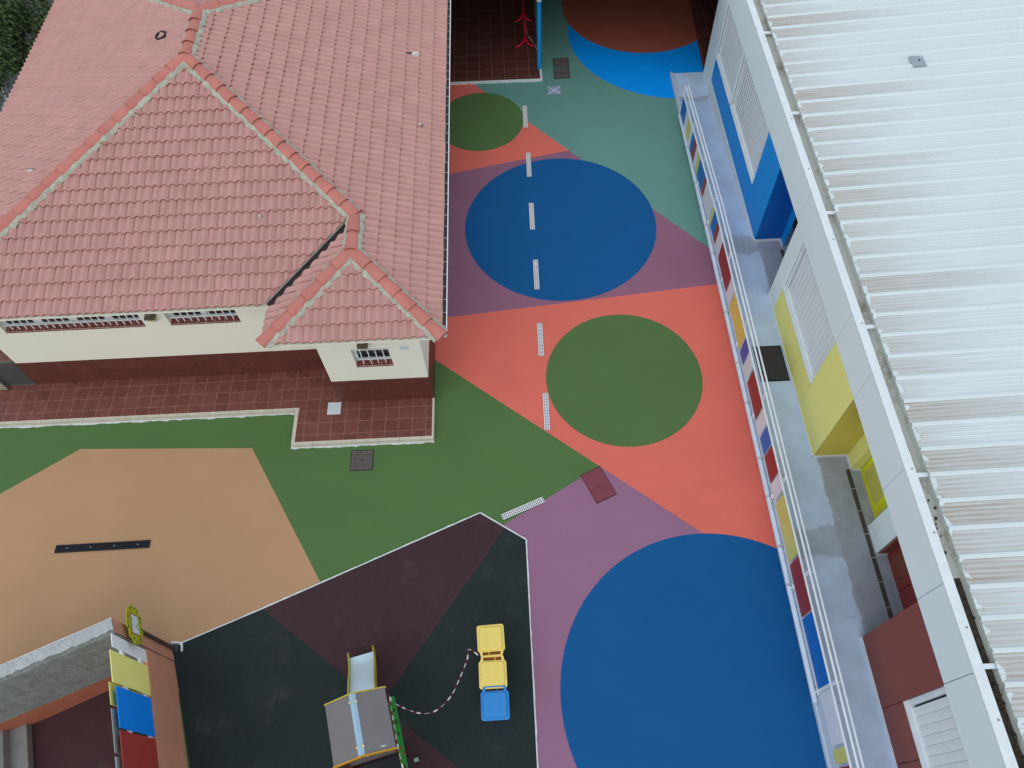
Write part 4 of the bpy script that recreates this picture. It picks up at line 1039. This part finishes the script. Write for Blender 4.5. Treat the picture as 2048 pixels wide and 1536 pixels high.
for sx in (-1, 1):
    for sy in (-1, 1):
        mb = MB(); mb.box((sx * .45 - .03, sy * .42 - .03, 0), (sx * .45 + .03, sy * .42 + .03, hz0 + .02)); L(mb, 'post', [maroonp], .006)
mb = MB(); mb.box((-.46, -.45, .84), (.46, .52, .90)); L(mb, 'deck', [M('deck_brown', (96, 84, 82), .7)])
# chute
prof_s = [(.50, .90), (.62, .885), (.75, .83), (1.0, .62), (1.2, .45), (1.33, .345), (1.42, .30), (1.50, .285)]
hwc = .235; mb = MB()
mb.grid([[(x, y, z) for x in (-hwc, hwc)] for y, z in prof_s], 0, True); mb.grid([[(x, y, z - .012) for x in (hwc, -hwc)] for y, z in prof_s], 0, True)
mb.face([(-hwc, 1.50, .285), (hwc, 1.50, .285), (hwc, 1.50, .24), (-hwc, 1.50, .24)][::-1])
L(mb, 'chute', [steel])
for sg in (-1, 1):
    mb = MB(); x0, x1 = sg * (hwc + .004), sg * (hwc + .019)
    up = [(y, z + (.15 if y < 1.2 else .11)) for y, z in prof_s] + [(1.60, .36)]; dn = [(y, z - (.08)) for y, z in prof_s] + [(1.58, .18)]
    for i in range(len(up) - 1):
        for x in (x0, x1): mb.face([(x, *dn[i]), (x, *dn[i + 1]), (x, *up[i + 1]), (x, *up[i])])
        mb.face([(x0, *up[i]), (x0, *up[i + 1]), (x1, *up[i + 1]), (x1, *up[i])]); mb.face([(x0, *dn[i]), (x1, *dn[i]), (x1, *dn[i + 1]), (x0, *dn[i + 1])])
    mb.face([(x0, *dn[-1]), (x1, *dn[-1]), (x1, *up[-1]), (x0, *up[-1])]); mb.face([(x0, *dn[0]), (x0, *up[0]), (x1, *up[0]), (x1, *dn[0])])
    L(mb, 'side_board', [yhd])
mb = MB()
for y in (.72, .95, 1.15, 1.32): mb.box((hwc + .026, y, .52 - (y - .72) * .62), (hwc + .034, y + .05, .60 - (y - .72) * .62))
for sg in (-1, 1): mb.box((sg * .2 - .02, 1.40, 0), (sg * .2 + .02, 1.44, .29))
L(mb, 'slide_feet', [maroonp])
# green side board with slots, and its rear red knob
mb = MB(); xg = .49
outl = [(.50, .75), (.42, 1.10), (.32, 1.25), (-.9, 1.25), (-1.3, 1.25), (-1.3, .55), (.50, .55)]
for x in (xg, xg + .02): mb.face([(x, y, z) for y, z in outl])
for i in range(len(outl)): j = (i + 1) % len(outl); mb.face([(xg, *outl[i]), (xg, *outl[j]), (xg + .02, *outl[j]), (xg + .02, *outl[i])])
gb = L(mb, 'green_board', [grn])
mb = MB()
for y in (.18, -.02, -.22, -.75, -.95): mb.prism([(xg + .0205, y), (xg + .0225, y), (xg + .0225, y + .06), (xg + .0205, y + .06)], .90, 1.08)
mb.build('slots', [dark], gb, world=False)
mb = MB(); mb.tube([(xg + .02, -.50, .92), (xg + .05, -.50, .92)], .018, 8); mb.tube([(xg + .02, -.44, 1.1), (xg + .05, -.44, 1.1)], .018, 8); mb.build('knob', [red], gb, world=False)
mb = MB(); mb.box((.60, -.62, .22), (.68, -.56, .26)); mb.box((.62, -.60, 0), (.66, -.58, .22)); L(mb, 'foot_peg', [galv])
mb = MB(); mb.box((-.46, -1.25, .42), (.46, -.45, .46)); L(mb, 'lower_deck', [M('deck_black', (40, 42, 46), .8)])

# ================================================================= WHEELIE BINS
def bin_(mat, inner, label, group=None):
    r = thing('wheelie_bin', label, 'bin', group=group)
    ww, fr, bk = .235, -.235, .23     # half width at the top, front and back of the rim (hinge at the back, +y)
    mb = MB()
    T = [(-ww + .02, fr + .03), (ww - .02, fr + .03), (ww - .02, bk - .03), (-ww + .02, bk - .03)]; B = [(-.16, fr + .19), (.16, fr + .19), (.16, bk - .06), (-.16, bk - .06)]
    rows = [[(*p, .07) for p in B], [(*p, .86) for p in T], [(p[0] * 1.06, p[1] * 1.06, .87) for p in T], [(p[0] * 1.06, p[1] * 1.06, .93) for p in T]]
    mb.grid(rows, 0, False, True); mb.face([(*p, .07) for p in B][::-1]); mb.build('body', [mat], r, world=False, bevel=.012)
    lid = MB()
    def ring_(sx, f, b_, z, rad=.05, n=5):
        c = []
        for qx, qy, a0 in ((sx - rad, b_ - rad, 0), (-sx + rad, b_ - rad, 90), (-sx + rad, f + rad, 180), (sx - rad, f + rad, 270)):
            for k in range(n): a = radians(a0 + 90 * k / (n - 1)); c.append((qx + rad * cos(a), qy + rad * sin(a), z))
        return c
    rg = [ring_(ww + .02, fr - .02, bk + .005, .915), ring_(ww + .02, fr - .02, bk + .005, .945), ring_(ww + .012, fr - .012, bk, .952), ring_(ww - .018, fr + .022, bk - .02, .952), ring_(ww - .030, fr + .036, bk - .03, .985), ring_(ww - .036, fr + .042, bk - .036, .99)]
    lid.grid(rg, 0, False, True); lid.face(rg[-1]); lid.face(rg[0][::-1])
    for x in (-.09, .075): lid.box((x - .005, fr + .10, .99), (x + .005, bk - .06, .9935))
    lid.face([(-.12, fr + .07, .9915), (.12, fr + .07, .9915), (.12, fr + .16, .9905), (-.12, fr + .16, .9905)])
    lid.build('lid', [mat], r, world=False)
    hd = MB()
    for sg in (-1, 1): hd.prism([(sg * .17, bk - .03), (sg * .225, bk - .03), (sg * .205, bk + .075), (sg * .165, bk + .085)], .90, .962)
    hd.tube([(-.19, bk + .078, .945), (.19, bk + .078, .945)], .016, 8); hd.box((-.006 + .05, bk, .93), (.006 + .05, bk + .07, .948))
    hd.build('handle', [mat], r, world=False)
    wl = MB(); wl.tube([(-.22, bk - .0, .10), (-.18, bk - .0, .10)], .10, 16); wl.tube([(.18, bk, .10), (.22, bk, .10)], .10, 16); wl.build('wheels', [black_pl], r, world=False)
    gp = MB(); gp.box((-.165, bk + .004, .84), (.165, bk + .07, .86)); gp.build('hinge_recess', [inner], r, world=False)
    return r
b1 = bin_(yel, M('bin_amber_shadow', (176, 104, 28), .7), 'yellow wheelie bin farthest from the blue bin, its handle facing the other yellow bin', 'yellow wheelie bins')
b2 = dup(b1); tag(b2, 'yellow wheelie bin in the middle, between the other yellow bin and the blue one')
b1.location = (-.757, 3.265, .01); b1.rotation_euler = (0, 0, radians(182.5))
b2.location = (-.731, 2.638, .01); b2.rotation_euler = (0, 0, radians(1.0))
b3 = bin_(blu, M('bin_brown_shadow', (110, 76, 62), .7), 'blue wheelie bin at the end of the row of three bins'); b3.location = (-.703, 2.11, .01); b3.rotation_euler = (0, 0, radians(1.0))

tape('barrier_tape', [(-2.56, 2.30, 1.3), (-2.45, 2.16, 1.2), (-2.10, 2.04, .9), (-1.8, 2.07, .8), (-1.53, 2.29, .8), (-1.34, 2.62, .85), (-1.20, 2.92, .93), (-1.19, 3.08, .95), (-1.10, 3.06, .95), (-1.0, 2.98, .93)],
     'red and white barrier tape sagging from the slide tower to the yellow bins', .024, 9.0)
tape('barrier_tape', [(-2.56, 2.30, 1.28), (-2.50, 2.05, 1.30), (-2.42, 1.70, 1.33), (-2.35, 1.42, 1.32), (-2.26, 1.10, 1.25), (-2.2, .8, 1.2)], 'red and white tape stretched along the green side board of the slide', .024, 8.0)

# ================================================================= LEFT SIDE: gate, tree, car
GT = thing('metal_gate', 'grey barred metal gate beside the left corner of the cream building', 'gate', (-12.3, 9.95, 0))
mb = MB()
for k in range(22): x = -11.80 - k * .055; mb.box((x - .010, 9.94, .16), (x + .010, 9.97, 1.12))
mb.build('bars', [M('gate_grey', (104, 104, 102), .6, .1, 8)], GT)
mb = MB(); mb.box((-13.1, 9.935, 1.12), (-11.77, 9.975, 1.16)); mb.box((-13.1, 9.935, .14), (-11.77, 9.975, .17)); mb.build('frame', [M('gate_frame', (96, 98, 98), .6, .1)], GT)
mb = MB()
for k in range(14): mb.box((-12.62 + .0, 9.80 - .0, .2 + k * .07), (-12.40, 9.83, .245 + k * .07))
mb.build('slatted_panel', [M('gate_beige', (158, 154, 132), .7, .1)], GT)
def tree(name, c, rad, n, label, seed, th):
    r = random.Random(seed); t = thing(name, label, 'tree', (c[0], c[1], 0), 0, None)
    mb = MB(); mb.tube([(0, 0, 0), (.06, .03, th * .5), (.02, -.04, th)], [.16, .12, .08], 10)
    for k in range(6):
        a = k * 1.05; mb.tube([(.03, 0, th * .7), (.5 * cos(a), .5 * sin(a), th * 1.05), (1.1 * cos(a) * rad[0] / 2, 1.1 * sin(a) * rad[1] / 2, th * 1.25)], [.06, .04, .02], 6)
    mb.build('trunk', [bark], t, world=False)
    blobs = [(r.gauss(0, .45) * rad[0], r.gauss(0, .45) * rad[1], c[2] + r.gauss(0, .35) * rad[2], r.uniform(.35, .75)) for _ in range(26)]
    mb = MB()
    for i in range(n):
        bx, by, bz, br = r.choice(blobs)
        dv = Vector((r.gauss(0, 1), r.gauss(0, 1), r.gauss(0, 1))).normalized() * br * r.uniform(.6, 1.05)
        p = Vector((bx, by, bz)) + dv; nrm = (dv.normalized() + Vector((r.gauss(0, .5), r.gauss(0, .5), r.gauss(.3, .5)))).normalized()
        a = nrm.cross(Vector((r.random(), r.random(), r.random()))).normalized(); b_ = nrm.cross(a); s = r.uniform(.04, .085)
        mb.face([p - a * s, p - b_ * s * .5, p + a * s, p + b_ * s * .5], 0 if r.random() < .6 else 1)
    mb.build('crown', [leaf_a, leaf_b], t, world=False)
tree('leafy_tree', (-14.6, 20.6, 2.7), (1.9, 2.2, 1.5), 15000, 'dark green leafy tree beyond the far left eave of the tiled roof', 4, 2.0)
tree('leafy_tree', (-15.0, 24.0, 3.2), (2.2, 2.2, 1.6), 12000, 'dark green tree at the top corner, farther from the tiled roof', 8, 2.2)

CR = thing('parked_car', 'pale grey parked car half hidden under the tree left of the tiled roof', 'car', (-15.9, 18.6, 0), radians(8))
sec = [(-2.0, .55, .35, .70), (-1.9, .62, .22, .80), (-1.2, .80, .20, .92), (0, .84, .20, .95), (1.3, .82, .2, .93), (1.95, .68, .25, .82), (2.05, .55, .4, .68)]
mb = MB(); mb.grid([[(-w, y, z0), (-w * 1.0, y, (z0 + z1) / 2), (-w * .92, y, z1), (0, y, z1 + .03), (w * .92, y, z1), (w, y, (z0 + z1) / 2), (w, y, z0)] for y, w, z0, z1 in sec], 0, True)
mb.grid([[(-w, y, z0), (-w * .78, y, z1), (0, y, z1 + .03), (w * .78, y, z1), (w, y, z0)] for y, w, z0, z1 in [(-1.45, .74, .93, .95), (-.75, .74, .95, 1.40), (.7, .74, .95, 1.42), (1.45, .72, .94, .97)]], 0, True)
mb.build('body', [M('car_silver', (168, 176, 182), .3, .03, metal=.4)], CR, world=False)
for y0, z0, y1, z1 in ((-1.42, .99, -.80, 1.38), (1.40, 1.0, .76, 1.40)):
    mb = MB(); mb.face([(-.66, y0, z0 + .01), (.66, y0, z0 + .01), (.56, y1, z1 + .025), (-.56, y1, z1 + .025)]); mb.build('windscreen', [glass], CR, world=False)
for sx in (-1, 1):
    for y in (-1.25, 1.25):
        mb = MB(); mb.tube([(sx * .66, y, .31), (sx * .84, y, .31)], .31, 18); w_ = mb.build('wheel', [black_pl], CR, world=False)

# last small things on the roof slopes
for nm, x, y, s_, ms, lab, ct, sd in (
        ('dead_bird_scrap', -10.546, 12.952, .17, [gry, pale], 'grey and white scrap on the left roof slope near the building corner', 'scrap', 1),
        ('grey_stone', -5.206, 11.278, .075, [gry, pale], 'small grey stone on the front roof slope left of the valley', 'stone', 2),
        ('dark_stone', -2.319, 9.795, .10, [drk, gry], 'dark stone on the courtyard roof slope near the annex hip', 'stone', 3),
        ('torn_wrapper', -2.281, 16.951, .22, [drk, pale], 'black and white wrapper on the courtyard roof slope, high up', 'wrapper', 4),
        ('pale_pebble', -2.008, 14.362, .08, [gry, pale], 'small pale pebble on the courtyard roof slope near the gutter', 'pebble', 5)):
    litter(nm, x, y, s_, ms, lab, ct, sd)
